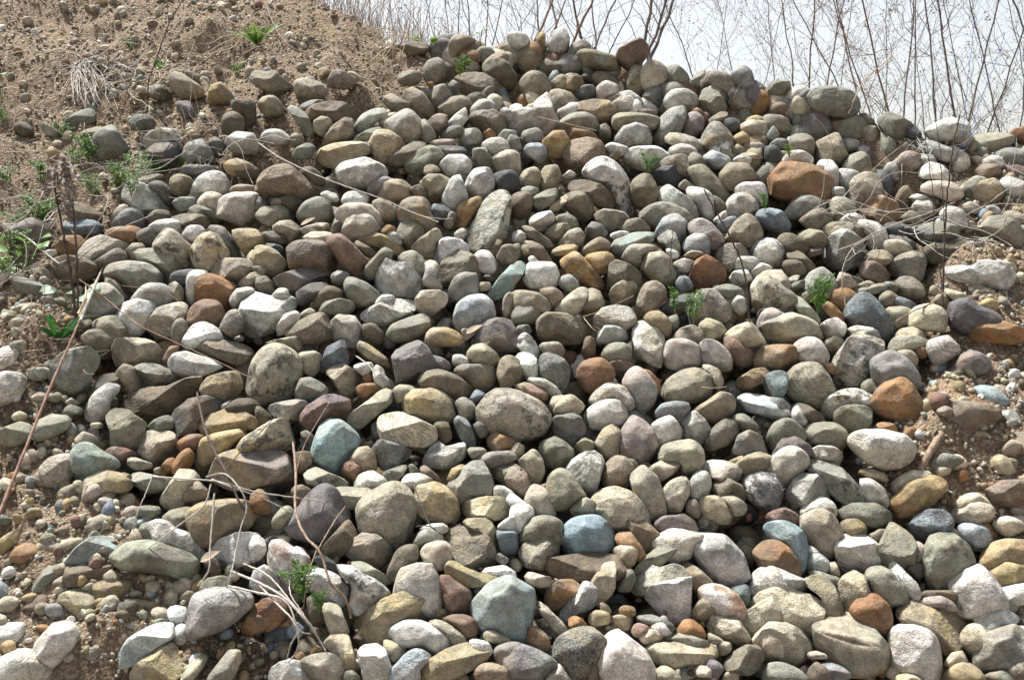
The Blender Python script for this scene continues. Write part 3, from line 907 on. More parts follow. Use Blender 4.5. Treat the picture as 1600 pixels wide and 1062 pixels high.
SHEETS[2, 3] = """
W -2 10 0 -2 10 -3 14 2 11 10 5 15 0 15
N 3 20 7 10 14 5 22 4 30 7 32 11 31 20 20 24 8 24
GTs 4 27 8 21 15 16 22 16 28 20 32 27 28 32 18 36 8 34
SU 31 18 33 11 38 6 46 4 54 4 61 10 64 17 62 25 54 27 42 28 34 26 31 22 # round blue disc
tNs 32 8 36 -2 50 -5 70 -6 82 0 84 6 75 10 65 14 60 8 50 3 40 4
Bf 70 5 73 2 80 5 87 10 92 13 88 20 84 26 78 20 72 11
V 89 10 93 5 100 3 108 3 114 8 116 13 110 14 95 14 # purple dome
OT 64 18 67 13 72 12 76 17 80 22 85 30 80 33 74 26 66 22
YC 62 27 66 23 74 22 78 24 77 32 74 37 68 33
WC 86 26 90 18 98 13 110 13 118 14 124 16 115 20 110 30 100 32 90 30
NDf 76 37 82 31 90 24 98 20 104 18 106 21 100 28 92 35 84 38 78 39
WG 111 20 117 17 125 16 132 17 138 22 144 28 148 35 150 40 145 45 136 47 128 44 120 37 114 29 # big white-grey shield-shaped stone
DBf 14 35 25 31 40 28 55 27 64 28 70 33 71 38 66 42 55 44 42 44 28 41 18 38 # long brown blade
Tf 49 45 54 38 60 31 64 30 65 38 64 48 60 54 54 59 50 52
N 65 44 70 37 75 37 77 43 74 50 66 50
tga 75 48 79 38 84 34 92 37 100 34 107 36 111 42 110 50 100 48 86 52 78 54
Wa 83 57 86 50 95 46 104 43 111 40 112 50 111 64 107 68 98 70 90 64 # white broken wedge
tf 7 40 12 39 22 42 32 43 27 47 18 48 10 46
TO 20 55 23 48 30 44 38 44 43 48 42 54 34 58 26 62 20 58
Wa 28 63 36 58 41 52 44 45 49 46 54 51 54 58 48 62 42 63 38 66 33 69 # white crescent stone
tf 14 54 17 54 24 63 32 70 36 76 31 79 24 72 16 62
tY 47 67 52 63 60 64 62 69 56 72 49 71
YO 66 63 70 60 76 61 77 65 70 67
YC 61 70 64 66 72 66 76 69 74 74 66 75
O 35 68 40 66 47 71 46 75 36 73
Rt 74 76 78 71 86 73 86 77 78 79
CY 79 80 84 75 92 75 94 79 90 83 82 83
RW 86 74 92 70 100 75 96 79 90 77
O 102 76 106 70 112 69 118 73 121 79 112 80 104 79
Gf 76 67 84 65 95 68 104 73 100 76 90 72 80 71
T 55 58 60 60 62 64 56 64
WOp 117 52 121 48 131 48 140 53 146 62 145 66 138 70 130 65 120 62 # cream and orange stone
tCa 120 70 124 65 136 64 142 70 148 78 148 83 140 87 134 82 124 77
tYf 82 87 95 84 115 82 127 84 128 89 120 94 110 95 100 98 90 95 84 92 # long flat buff slab
Nf 95 77 103 76 118 80 128 82 120 84 105 84 97 81
TKks 25 88 30 80 40 75 50 74 58 79 60 86 56 95 50 102 40 105 30 98 26 94 # dark mottled round stone
WPp 54 92 57 83 62 78 68 77 76 80 83 88 88 98 88 110 70 115 54 108 53 100 # pale veined boulder at the bottom
B 47 104 50 97 54 94 54 106 48 108
GV -5 90 0 84 10 86 20 90 27 95 27 100 20 104 8 105 -5 104
W 23 90 28 94 34 102 39 108 25 110 20 105 26 100
TO 8 80 10 73 15 73 22 79 24 86 18 88 10 85
t 89 102 94 98 100 100 107 106 100 110 90 108
N 130 98 138 90 146 85 153 85 157 91 155 97 148 101 138 101
C 114 100 118 97 124 98 124 103 116 104
V 120 94 126 93 132 98 128 104 122 102
T 117 57 122 55 128 60 122 68 112 66
Ws 148 55 149 45 154 38 162 36 175 40 185 44 178 50 165 52 158 54 150 62
TBf 101 31 108 32 118 38 127 46 125 50 114 52 112 44 106 38
UK 136 50 146 47 148 52 147 60 140 54
Ct 143 70 147 65 155 58 163 53 168 60 166 72 158 78 150 80
tP 153 82 156 76 163 73 170 80 168 92 158 92 154 88
t 128 83 136 83 136 88 130 90
t 122 77 130 80 133 83 124 83
"""
SHEETS[3, 3] = """
Rs -4 8 2 2 10 -1 18 2 21 10 16 10 8 8
PT 19 9 24 4 32 0 40 4 44 11 46 17 42 25 36 29 28 24 23 16 # pink-tan stone at lower right
t 19 6 24 0 35 -2 42 -1 41 6 35 2 28 2
SU -3 13 3 9 10 8 18 11 23 16 24 26 22 38 18 40 16 30 10 22 3 19 # blue-grey arched stone
BO -8 27 -2 21 6 20 14 25 19 33 19 41 15 45 6 40 -3 36 -8 32 # brown stone with pale line
WU 23 35 26 29 32 28 37 31 38 38 33 39 26 39
W 24 22 30 24 33 28 26 29
N 42 7 50 -2 65 -4 74 0 75 6 66 12 58 9
Y 44 11 48 7 55 6 61 9 64 15 58 17 48 16
KSs 89 13 93 5 100 1 108 0 114 4 113 11 107 17 100 21 92 18
Ct 114 5 120 -1 130 -3 138 -1 138 6 133 10 124 12 116 9
O 128 9 133 7 139 11 140 17 136 17
C 141 10 148 6 157 8 157 13 149 17 142 14
WS 117 15 122 11 130 10 136 14 138 20 132 26 124 24 119 19 # bluish white rounded stone
t 109 14 114 12 119 14 117 17
NDk 98 30 102 19 107 16 115 17 122 22 126 30 125 38 118 46 110 50 102 51 99 42 97 36 # dark grey upright stone
PWa 41 26 44 19 52 16 57 15 64 19 71 25 69 32 64 38 60 42 54 38 48 41 43 33 # pinkish white broken block
NTa 67 37 70 24 74 14 76 8 82 10 88 16 91 22 90 32 86 37 76 36 70 40 # tall rough grey stone
TP 91 20 98 23 100 30 97 34 90 32
T 62 17 70 12 74 12 70 19 66 20
N 60 43 65 38 72 37 79 42 85 50 86 54 80 58 73 58 66 52 62 47 # smooth grey-green ball
Wa 74 38 75 31 80 34 86 40 92 45 95 51 95 58 88 58 85 48 79 42
KD 86 38 92 33 97 35 97 42 90 42
ta 43 51 47 43 53 39 59 42 62 50 65 54 58 58 52 64 46 62
TD 23 48 28 43 35 42 42 50 46 60 45 66 38 71 34 66 34 55 27 51
O 52 66 56 58 62 54 68 54 74 59 76 66 74 75 68 76 60 71 # bright rust-orange round stone
Wts -6 48 0 37 5 37 14 45 21 51 12 52 0 52
Cta -10 62 -5 54 6 50 20 51 32 56 36 62 34 70 28 78 20 74 8 72 -6 72 # big cream broken stone
tsa -8 80 0 72 10 71 20 75 27 81 27 87 20 93 12 98 2 94 -7 90 # rough cream lump
tNf 27 80 32 74 44 66 54 67 64 74 72 82 74 88 70 94 60 99 50 99 40 94 30 86 # wide flat-topped stone at lower right
TYaf 77 58 85 55 92 59 104 62 116 62 123 67 121 76 115 90 108 93 104 86 92 78 84 72 82 65 # large tan arrowhead slab
P 93 60 100 56 107 54 115 57 119 62 108 61 98 62
DR 95 53 105 51 116 50 117 57 108 55 97 58
Ws 116 50 118 43 124 38 131 36 138 42 146 54 145 60 134 63 124 65 118 60 # white pitted stone at lower right
YT 136 31 140 24 148 20 160 19 166 22 165 32 150 33 142 38 137 36
Y 140 40 144 34 150 31 157 32 162 38 160 45 150 48 143 46 # ochre disc at right edge
W 146 52 152 48 163 46 166 54 156 58 148 57
Waf 127 65 132 62 145 61 155 66 150 70 144 75 138 79 132 72
Ws 77 82 80 76 88 74 97 75 103 80 106 92 105 102 97 104 86 102 79 97 # white block at the bottom
NG 130 96 133 86 140 78 148 74 154 74 163 84 166 93 155 98 142 100 132 99 # smooth grey stone at lower right corner
CT 121 80 126 73 132 73 137 79 138 86 130 90 123 85
tY 111 106 116 99 123 96 130 99 134 106 120 112
GN 0 98 8 96 18 99 26 106 10 110 -4 108
B 24 103 30 96 36 99 41 107 30 112
GSf 33 96 43 96 52 102 45 106 36 103
tf 24 90 30 88 37 90 35 92 26 93
CY 78 106 86 103 95 104 100 108 80 112
Ts 151 102 156 97 164 95 168 104 160 110
N 136 106 145 101 152 102 152 110
t 110 98 115 90 120 88 124 95 116 99
tN 38 34 42 33 45 40 40 41
NDf 22 40 32 39 40 41 48 42 42 47 33 45
Nt 18 46 26 42 36 42 30 46 22 49
W 155 74 160 73 163 78 157 78
T 74 74 80 72 83 76 78 78
"""
SHIFT = [int(v) for v in """
10 3 6 9 5 7 5 5 6 5 -45 12 -43 10 7 11 5 9 6 13 10 7 3 4 8 3 6 10 6 -6 -29 0 5 -14 -43 4 0 7 2 -41
7 5 8 5 -39 9 4 5 7 -24 0 4 -24 -10 -41 5 -40 -39 -40 -9 5 0 22 4 -34 0 5 6 -32 -37 0 0 4 -20 -29 6 4 8 6 15
15 -13 -42 -39 13 0 6 3 -10 -23 -33 6 3 0 4 8 7 2 -40 5 -41 10 -15 3 -45 -36 -1 -30 18 -24 -2 4 -1 -21 -18 3 -42 -39 -38 3
8 3 -11 4 7 -27 -38 -34 4 -31 1 4 -10 -41 5 -41 -5 6 -17 -20 3 -26 6 6 7 24 7 -7 -21 -43 -18 4 -22 13 -13 -41 8 -12 4 4
9 -19 9 5 -10 8 12 8 10 5 4 -28 10 5 4 3 4 -12 4 -38 -32 4 6 -41 7 5 6 -38 -15 5 5 8 -14 9 4 8 -28 12 7 8
-1 8 17 5 -38 -19 -3 8 10 3 -38 7 14 -13 5 -11 -23 6 -33 2 12 21 4 -30 -23 -29 -32 -24 4 5 -19 12 6 -36 -35 4 4 3 5 0
4 19 3 6 5 -25 4 10 9 11 7 -17 3 -14 -38 -38 -35 -12 3 4 1 4 13 -1 -6 -6 4 -36 -20 -16 3 -36 -20 8 3 9 -36 3 7 5
-4 -37 2 -31 -18 6 7 6 -28 4 -23 -28 -35 -23 0 6 -34 3 -32 8 5 7 3 -20 5 3 -21 -24 -4 -29 3 -24 4 -27 -14 0 5 8 2 18
-13 9 3 -35 -9 -13 -37 6 4 -9 -29 13 -38 -39 -40 12 3 8 -16 -21 -7 6 3 -37 -31 5 5 3 -24 10 6 5 -16 4 -17 5 6 0 3 3
-35 -1 -3 -36 -15 -19 -26 -34 -27 4 -36 -25 4 -28 -19 -4 -31 -7 -35 -26 2 0 5 8 7 -10 -26 13 -31 6 0 -20 5 -24 -32 -14 3 2 7 -13
3 9 -34 -22 -5 3 -40 -40 8 -37 -12 4 13 9 -35 6 7 5 -21 -27 -17 6 5 -9 13 -34 -38 0 -35 12 4 -34 3 4 26 8 5 16 -37 3
-31 -1 4 1 4 -5 12 23 16 0 0 6 -28 -31 3 3 4 0 -3 -15 -19 7 9 6 6 1 9 -33 7 3 4 0 3 5 6 3 4 -20 4 0
6 12 3 3 2 4 29 -36 -8 6 8 -4 -20 3 -34 -33 -18 14 -4 14 4 -10 6 -31 4 -24 4 17 5 -7 11 -12 -11 -29 4 -14 -19 -14 -19 24
3 8 8 2 2 2 1 2 3 3 0 2 2 -20 5 6 9 10 9 21 -33 -23 -12 4 3 -29 24 -14 -17 4 -24 4 -32 -4 -3 3 3 6 3 4
-16 -21 -10 -30 6 -10 8 -13 6 3 6 -23 -16 6 -18 -23 3 -28 8 -19 -17 4 3 4 3 4 -2 2 3 4 -17 -18 4 7 -12 -8 6 -33 -31 -29
-23 5 -2 -3 6 -10 -18 -25 -28 4 12 -10 -19 8 -16 -27 -14 -19 -23 -31 -17 15 6 -7 10 4 3 -7 16 -10 10 5 3 4 9 -10 -30 2 2 3
-14 -8 -16 6 -1 -24 -8 -20 2 2 -6 4 4 6 -8 -24 -12 -18 23 4 3 0 9 9 -23 -4 -8 3 26 8 4 2 3 9 -30 10 6 30 4 3
3 -21 11 5 -25 9 6 -10 -11 -29 7 -19 -16 -26 6 3 5 7 18 4 4 6 3 -1 5 -17 4 3 3 5 -14 7 -15 -25 4 5 7 15 3 0
11 8 4 10 0 3 7 4 -22 15 16 15 7 -16 -20 8 4 7 4 6 4 4 3 3 2 -5 -11 2 2 2 -12 -25 -20 5 1 1 2 1 2 0
-9 -26 6 8 3 3 18 -15 4 -17 -13 -17 6 -7 -5 -16 1 -10 -25 -26 -14 -18 9 12 -17 8 3 -8 5 3 -15 -16 -27 -8 9 0 -7 -7 3 -19
-18 0 4 2 -17 -11 2 2 1 -9 -25 -27 -18 -2 9 8 3 5 -2 8 -15 -15 1 -8 -24 -21 4 -12 -27 5 -20 2 -21 3 -8 -8 2 4 3 2
-10 -27 -21 4 -15 -17 -3 -22 -15 -21 1 -4 -1 3 -9 -22 7 3 -4 0 -14 -6 5 -5 3 8 -8 -15 2 -23 5 14 -7 3 4 -31 2 -17 -23 11
4 3 5 7 3 13 12 14 8 -17 -16 -19 -14 4 4 -4 8 -8 0 -3 -15 -18 -9 -9 -28 -11 4 0 0 5 -18 3 0 4 3 2 2
""".split()]
# ------------------------------------------------------------------ lie of the land
TAN = math.tan(math.radians(36.0))
Y0, Z0 = 2.9, 0.15
FW = np.array([0, math.cos(PITCH), math.sin(PITCH)])
UP = np.array([0, -math.sin(PITCH), math.cos(PITCH)])
RT = np.array([1.0, 0, 0])
NRM = np.array([0, -math.sin(math.atan(TAN)), math.cos(math.atan(TAN))])

def sight(px, py):
    d = RT * ((px - 800.0) / FOC) + UP * ((531.0 - py) / FOC) + FW
    return d / np.linalg.norm(d)

def swell(x, y):
    """broad unevenness of the slope"""
    return (0.055 * np.sin(1.1 * x + 0.6) * np.sin(1.3 * y + 0.4) + 0.035 * np.sin(2.3 * x - 1.0 + 0.8 * y)
            + 0.03 * np.sin(3.1 * y + 1.7 * x))

def slope(x, y):
    return Z0 + (y - Y0) * TAN + swell(x, y)

def on_slope(px, py):
    d = sight(px, py)
    t = 4.0
    for _ in range(14):
        p = CAM + d * t
        f = p[2] - slope(p[0], p[1])
        df = d[2] - TAN * d[1]
        t = min(max(t - f / df, 1.0), 30.0)
    return t, d

# skyline of the bank: the slope runs up to it and falls away behind
CREST = [(-500, -420), (0, -230), (300, -110), (480, 0), (560, 32), (640, 72), (760, 92), (860, 88), (990, 112), (1060, 132),
         (1160, 150), (1260, 172), (1340, 188), (1440, 222), (1600, 236), (2100, 290)]
cw, ct = [], []
for px, py in CREST:
    t, d = on_slope(px, py)
    p = CAM + d * t
    cw.append((p[0], p[1])); ct.append(t)
cw = np.array(cw)
CPX = np.array([c[0] for c in CREST], float); CPY = np.array([c[1] for c in CREST], float)

def crest_y(x):
    return np.interp(x, cw[:, 0], cw[:, 1])

def base_height(x, y):
    """slope up to the crest, a rounded top, then a gentle fall behind"""
    yc = crest_y(x)
    over = y - yc
    front = slope(x, y)
    back = slope(x, yc) + 0.02 - 0.22 * over
    k = 0.10
    h = np.clip(0.5 + 0.5 * (back - front) / k, 0, 1)
    z = back * (1 - h) + front * h - k * h * (1 - h)
    foot = -0.12
    h2 = np.clip(0.5 + 0.5 * (z - foot) / 0.2, 0, 1)
    z = foot * (1 - h2) + z * h2 + 0.2 * h2 * (1 - h2)
    return z

def locate(px, py):
    """point of the slope seen at a place of the picture (crest distance where the sight line clears it)"""
    t, d = on_slope(px, py)
    yc = np.interp(px, CPX, ct)
    return CAM + d * min(t, yc), d

def poly_xy(pts):
    out = []
    for px, py in pts:
        p, _ = locate(px, py)
        out.append((p[0], p[1]))
    return np.array(out)

def inside(poly, x, y):
    c = np.zeros(x.shape, bool)
    n = len(poly)
    for i in range(n):
        x0, y0 = poly[i]; x1, y1 = poly[(i + 1) % n]
        hit = ((y0 > y) != (y1 > y)) & (x < (x1 - x0) * (y - y0) / (y1 - y0 + 1e-12) + x0)
        c ^= hit
    return c

PILE = poly_xy([(690, 40), (650, 130), (560, 150), (480, 190), (420, 250), (330, 260), (190, 300), (160, 350), (150, 420), (140, 540), (165, 640), (170, 720),
                (230, 760), (260, 830), (310, 880), (400, 920), (470, 950), (530, 1000), (540, 1200), (1800, 1200), (1800, 930),
                (1600, 850), (1500, 840), (1380, 780), (1330, 700), (1420, 560), (1440, 480), (1420, 400), (1460, 330), (1420, 240), (1340, 150), (1000, 60)])

# ------------------------------------------------------------------ numeric helpers
def ico(n):
    f = (1 + 5 ** .5) / 2
    v = [(-1, f, 0), (1, f, 0), (-1, -f, 0), (1, -f, 0), (0, -1, f), (0, 1, f), (0, -1, -f), (0, 1, -f), (f, 0, -1), (f, 0, 1), (-f, 0, -1), (-f, 0, 1)]
    F = [(0, 11, 5), (0, 5, 1), (0, 1, 7), (0, 7, 10), (0, 10, 11), (1, 5, 9), (5, 11, 4), (11, 10, 2), (10, 7, 6), (7, 1, 8),
         (3, 9, 4), (3, 4, 2), (3, 2, 6), (3, 6, 8), (3, 8, 9), (4, 9, 5), (2, 4, 11), (6, 2, 10), (8, 6, 7), (9, 8, 1)]
    v = [np.array(p, float) / np.linalg.norm(p) for p in v]
    for _ in range(n):
        mid, G = {}, []
        def m(a, b):
            k = (min(a, b), max(a, b))
            if k not in mid:
                p = v[a] + v[b]; v.append(p / np.linalg.norm(p)); mid[k] = len(v) - 1
            return mid[k]
        for a, b, c in F:
            ab, bc, ca = m(a, b), m(b, c), m(c, a)
            G += [(a, ab, ca), (b, bc, ab), (c, ca, bc), (ab, bc, ca)]
        F = G
    return np.array(v), np.array(F, np.int32)

ICO = {n: ico(n) for n in (0, 1, 2, 3, 4)}

def make_mesh(name, verts, tris, attrs=None, smooth=True):
    me = bpy.data.meshes.new(name)
    n, m = len(verts), len(tris)
    me.vertices.add(n)
    me.vertices.foreach_set("co", np.ascontiguousarray(verts, np.float32).ravel())
    me.loops.add(m * 3)
    me.loops.foreach_set("vertex_index", np.ascontiguousarray(tris, np.int32).ravel())
    me.polygons.add(m)
    me.polygons.foreach_set("loop_start", np.arange(0, m * 3, 3, dtype=np.int32))
    if smooth:
        me.polygons.foreach_set("use_smooth", np.ones(m, bool))
    for k, a in (attrs or {}).items():
        at = me.attributes.new(k, 'FLOAT_COLOR', 'POINT')
        a4 = np.ones((n, 4), np.float32); a4[:, :a.shape[1]] = a
        at.data.foreach_set("color", a4.ravel())
    me.update(calc_edges=True)
    return me

def link(name, me, mat, loc=(0, 0, 0), parent=None, **props):
    o = bpy.data.objects.new(name, me)
    if mat is not None and me is not None and not me.materials:
        me.materials.append(mat)
    o.location = loc
    o.parent = parent
    col.objects.link(o)
    for k, v in props.items():
        o[k] = v
    return o

def lumps(U, rng, freq, n):
    """smooth random field over unit vectors"""
    s = np.zeros(len(U))
    for _ in range(n):
        k = rng.normal(size=3); k *= freq * rng.uniform(0.6, 1.4) / np.linalg.norm(k)
        s += np.sin(U @ k + rng.uniform(0, 6.28)) * rng.uniform(0.5, 1)
    return s / (n ** 0.5)

# ------------------------------------------------------------------ materials
def nodes_of(name):
    m = bpy.data.materials.new(name); m.use_nodes = True
    nt = m.node_tree
    return m, nt, nt.nodes["Principled BSDF"], nt.nodes.new, nt.links.new

def ramp(nt, lo, hi, a=0.0, b=1.0):
    r = nt.nodes.new("ShaderNodeMapRange"); r.interpolation_type = 'SMOOTHSTEP'
    r.inputs[1].default_value, r.inputs[2].default_value = lo, hi
    r.inputs[3].default_value, r.inputs[4].default_value = a, b
    return r

def math_node(nt, op, a, b=None):
    n = nt.nodes.new("ShaderNodeMath"); n.operation = op
    for i, v in enumerate((a, b)):
        if v is None: continue
        if isinstance(v, (int, float)): n.inputs[i].default_value = v
        else: nt.links.new(v, n.inputs[i])
    return n.outputs[0]

def noise(nt, vec, scale, detail=4.0, rough=0.55, dist=0.0):
    n = nt.nodes.new("ShaderNodeTexNoise")
    n.inputs["Scale"].default_value = scale; n.inputs["Detail"].default_value = detail
    n.inputs["Roughness"].default_value = rough; n.inputs["Distortion"].default_value = dist
    if vec is not None: nt.links.new(vec, n.inputs["Vector"])
    return n.outputs[0]

def mixc(nt, fac, a, b, mode='MIX'):
    n = nt.nodes.new("ShaderNodeMix"); n.data_type = 'RGBA'; n.blend_type = mode
    for sock, v in ((n.inputs[0], fac), (n.inputs[6], a), (n.inputs[7], b)):
        if isinstance(v, (int, float)): sock.default_value = v
        elif isinstance(v, tuple): sock.default_value = (*v, 1.0) if len(v) == 3 else v
        else: nt.links.new(v, sock)
    return n.outputs[2]

def attr(nt, name):
    n = nt.nodes.new("ShaderNodeAttribute"); n.attribute_name = name
    return n

def stone_material():
    m, nt, bs, new, ln = nodes_of("weathered_stone")
    rest = attr(nt, "rest").outputs["Color"]
    c1 = attr(nt, "tint").outputs["Color"]
    c2 = attr(nt, "tint_b").outputs["Color"]
    par = attr(nt, "grain").outputs["Color"]          # r speckle, g blotches, b bands
    sp = new("ShaderNodeSeparateColor"); ln(par, sp.inputs[0])
    big = noise(nt, rest, 8.0, 4.0, 0.62, 0.5)
    r1 = ramp(nt, 0.44, 0.62); ln(big, r1.inputs[0])
    c = mixc(nt, r1.outputs[0], c1, c2)
    # clouding and fine grain
    med = noise(nt, rest, 30.0, 4.0, 0.65)
    r2 = ramp(nt, 0.28, 0.74, 0.68, 1.25); ln(med, r2.inputs[0])
    cm = new("ShaderNodeCombineColor")
    for i in range(3): ln(r2.outputs[0], cm.inputs[i])
    c = mixc(nt, 1.0, c, cm.outputs[0], 'MULTIPLY')
    fine = noise(nt, rest, 230.0, 1.5, 0.7)
    r3 = ramp(nt, 0.3, 0.7, 0.72, 1.25); ln(fine, r3.inputs[0])
    cf = new("ShaderNodeCombineColor")
    for i in range(3): ln(r3.outputs[0], cf.inputs[i])
    c = mixc(nt, 1.0, c, cf.outputs[0], 'MULTIPLY')
    # bands of bedding
    wv = new("ShaderNodeTexWave"); wv.wave_type = 'BANDS'; wv.bands_direction = 'DIAGONAL'
    wv.inputs["Scale"].default_value = 26.0; wv.inputs["Distortion"].default_value = 9.0
    wv.inputs["Detail"].default_value = 2.0; wv.inputs["Detail Scale"].default_value = 1.2
    ln(rest, wv.inputs["Vector"])
    rb = ramp(nt, 0.05, 0.6, 0.5, 0.0); ln(wv.outputs["Fac"], rb.inputs[0])
    c = mixc(nt, math_node(nt, 'MULTIPLY', rb.outputs[0], sp.outputs[2]), c, (0.10, 0.095, 0.085))
    # iron stains
    st = noise(nt, rest, 10.0, 4.0, 0.62, 0.0)
    rs = ramp(nt, 0.6, 0.72, 0.0, 0.55); ln(st, rs.inputs[0])
    stain = attr(nt, "stain").outputs["Color"]
    ss = new("ShaderNodeSeparateColor"); ln(stain, ss.inputs[0])
    c = mixc(nt, math_node(nt, 'MULTIPLY', rs.outputs[0], ss.outputs[0]), c, (0.30, 0.13, 0.045))
    rd = ramp(nt, 0.36, 0.46, 0.42, 0.0); ln(st, rd.inputs[0])
    c = mixc(nt, math_node(nt, 'MULTIPLY', rd.outputs[0], ss.outputs[1]), c, (0.27, 0.205, 0.13))
    # dark lichen blotches
    bl = noise(nt, rest, 34.0, 4.0, 0.72)
    rl = ramp(nt, 0.49, 0.57, 0.0, 0.85); ln(bl, rl.inputs[0])
    bw = noise(nt, rest, 9.0, 1.0, 0.5)
    rw = ramp(nt, 0.40, 0.50); ln(bw, rw.inputs[0])
    f = math_node(nt, 'MULTIPLY', math_node(nt, 'MULTIPLY', rl.outputs[0], rw.outputs[0]), sp.outputs[1])
    c = mixc(nt, f, c, (0.055, 0.055, 0.05))
    # mineral speckle
    vo = new("ShaderNodeTexVoronoi"); vo.inputs["Scale"].default_value = 340.0; ln(rest, vo.inputs["Vector"])
    sv = new("ShaderNodeSeparateColor"); ln(vo.outputs["Color"], sv.inputs[0])
    rk = ramp(nt, 0.62, 0.95, 0.0, 0.5); ln(sv.outputs[0], rk.inputs[0])
    rkm = ramp(nt, 0.36, 0.62, 0.25, 1.0); ln(big, rkm.inputs[0])
    c = mixc(nt, math_node(nt, 'MULTIPLY', math_node(nt, 'MULTIPLY', rk.outputs[0], rkm.outputs[0]), sp.outputs[0]), c, (0.10, 0.085, 0.07))
    rk2 = ramp(nt, 0.7, 0.95, 0.0, 0.28); ln(sv.outputs[1], rk2.inputs[0])
    c = mixc(nt, math_node(nt, 'MULTIPLY', rk2.outputs[0], sp.outputs[0]), c, (0.72, 0.68, 0.62))
    # hairline cracks on some stones
    cv = new("ShaderNodeTexVoronoi"); cv.feature = 'DISTANCE_TO_EDGE'; cv.inputs["Scale"].default_value = 11.0
    nz = new("ShaderNodeTexNoise"); nz.inputs["Scale"].default_value = 18.0; nz.inputs["Detail"].default_value = 2.0; ln(rest, nz.inputs["Vector"])
    va = new("ShaderNodeVectorMath"); va.operation = 'MULTIPLY_ADD'; ln(nz.outputs["Color"], va.inputs[0]); va.inputs[1].default_value = (.05, .05, .05); ln(rest, va.inputs[2])
    ln(va.outputs[0], cv.inputs["Vector"])
    rc = ramp(nt, 0.004, 0.022, 0.7, 0.0); ln(cv.outputs["Distance"], rc.inputs[0])
    crack = math_node(nt, 'MULTIPLY', rc.outputs[0], attr(nt, "stain").outputs["Alpha"])
    c = mixc(nt, crack, c, (0.06, 0.05, 0.04))
    # sparse dark pits
    pv = new("ShaderNodeTexVoronoi"); pv.inputs["Scale"].default_value = 42.0; ln(rest, pv.inputs["Vector"])
    rp = ramp(nt, 0.05, 0.16, 0.55, 0.0); ln(pv.outputs["Distance"], rp.inputs[0])
    rpm = ramp(nt, 0.52, 0.6); ln(bw, rpm.inputs[0])
    pit = math_node(nt, 'MULTIPLY', rp.outputs[0], rpm.outputs[0])
    c = mixc(nt, pit, c, (0.10, 0.085, 0.065))
    ln(c, bs.inputs["Base Color"])
    rr = ramp(nt, 0.3, 0.7, 0.62, 0.9); ln(med, rr.inputs[0]); ln(rr.outputs[0], bs.inputs["Roughness"])
    bs.inputs["Specular IOR Level"].default_value = 0.35
    # relief
    h = math_node(nt, 'ADD', math_node(nt, 'MULTIPLY', noise(nt, rest, 24.0, 5.0, 0.68), 1.4), math_node(nt, 'MULTIPLY', fine, 0.16))
    h = math_node(nt, 'SUBTRACT', h, math_node(nt, 'MULTIPLY', pit, 0.5))
    h = math_node(nt, 'SUBTRACT', h, math_node(nt, 'MULTIPLY', crack, 0.4))
    bp = new("ShaderNodeBump"); ln(ss.outputs[2], bp.inputs["Strength"]); bp.inputs["Distance"].default_value = 0.012
    ln(h, bp.inputs["Height"]); ln(bp.outputs[0], bs.inputs["Normal"])
    return m

STONE = stone_material()

def dirt_material():
    m, nt, bs, new, ln = nodes_of("gravelly_soil")
    geo = new("ShaderNodeNewGeometry"); P = geo.outputs["Position"]
    a = noise(nt, P, 3.0, 6.0, 0.6)
    ra = ramp(nt, 0.35, 0.68); ln(a, ra.inputs[0])
    c = mixc(nt, ra.outputs[0], (0.170, 0.114, 0.073), (0.295, 0.213, 0.143))
    b = noise(nt, P, 55.0, 7.0, 0.7); rb = ramp(nt, 0.3, 0.72, 0.62, 1.3); ln(b, rb.inputs[0])
    cb = new("ShaderNodeCombineColor")
    for i in range(3): ln(rb.outputs[0], cb.inputs[i])
    c = mixc(nt, 1.0, c, cb.outputs[0], 'MULTIPLY')
    vo = new("ShaderNodeTexVoronoi"); vo.inputs["Scale"].default_value = 120.0; ln(P, vo.inputs["Vector"])
    sv = new("ShaderNodeSeparateColor"); ln(vo.outputs["Color"], sv.inputs[0])
    rv = ramp(nt, 0.62, 0.75, 0.0, 0.6); ln(sv.outputs[0], rv.inputs[0])
    c = mixc(nt, rv.outputs[0], c, (0.40, 0.335, 0.25))
    rv2 = ramp(nt, 0.80, 0.9, 0.0, 0.6); ln(sv.outputs[1], rv2.inputs[0])
    c = mixc(nt, rv2.outputs[0], c, (0.12, 0.09, 0.065))
    red = noise(nt, P, 1.6, 3.0); rr = ramp(nt, 0.6, 0.72, 0.0, 0.45); ln(red, rr.inputs[0])
    c = mixc(nt, rr.outputs[0], c, (0.30, 0.15, 0.07))
    ln(c, bs.inputs["Base Color"]); bs.inputs["Roughness"].default_value = 0.95
    bs.inputs["Specular IOR Level"].default_value = 0.15
    h = math_node(nt, 'ADD', noise(nt, P, 40.0, 9.0, 0.75), math_node(nt, 'MULTIPLY', vo.outputs["Distance"], -0.6))
    bp = new("ShaderNodeBump"); bp.inputs["Strength"].default_value = 1.0; bp.inputs["Distance"].default_value = 0.012
    ln(h, bp.inputs["Height"]); ln(bp.outputs[0], bs.inputs["Normal"])
    return m

DIRT = dirt_material()

# ------------------------------------------------------------------ ground
STEP = 0.05
gx = np.arange(-9.0, 9.001, STEP); gy = np.arange(0.4, 13.0, STEP)
GX, GY = np.meshgrid(gx, gy)
rng0 = np.random.default_rng(11)

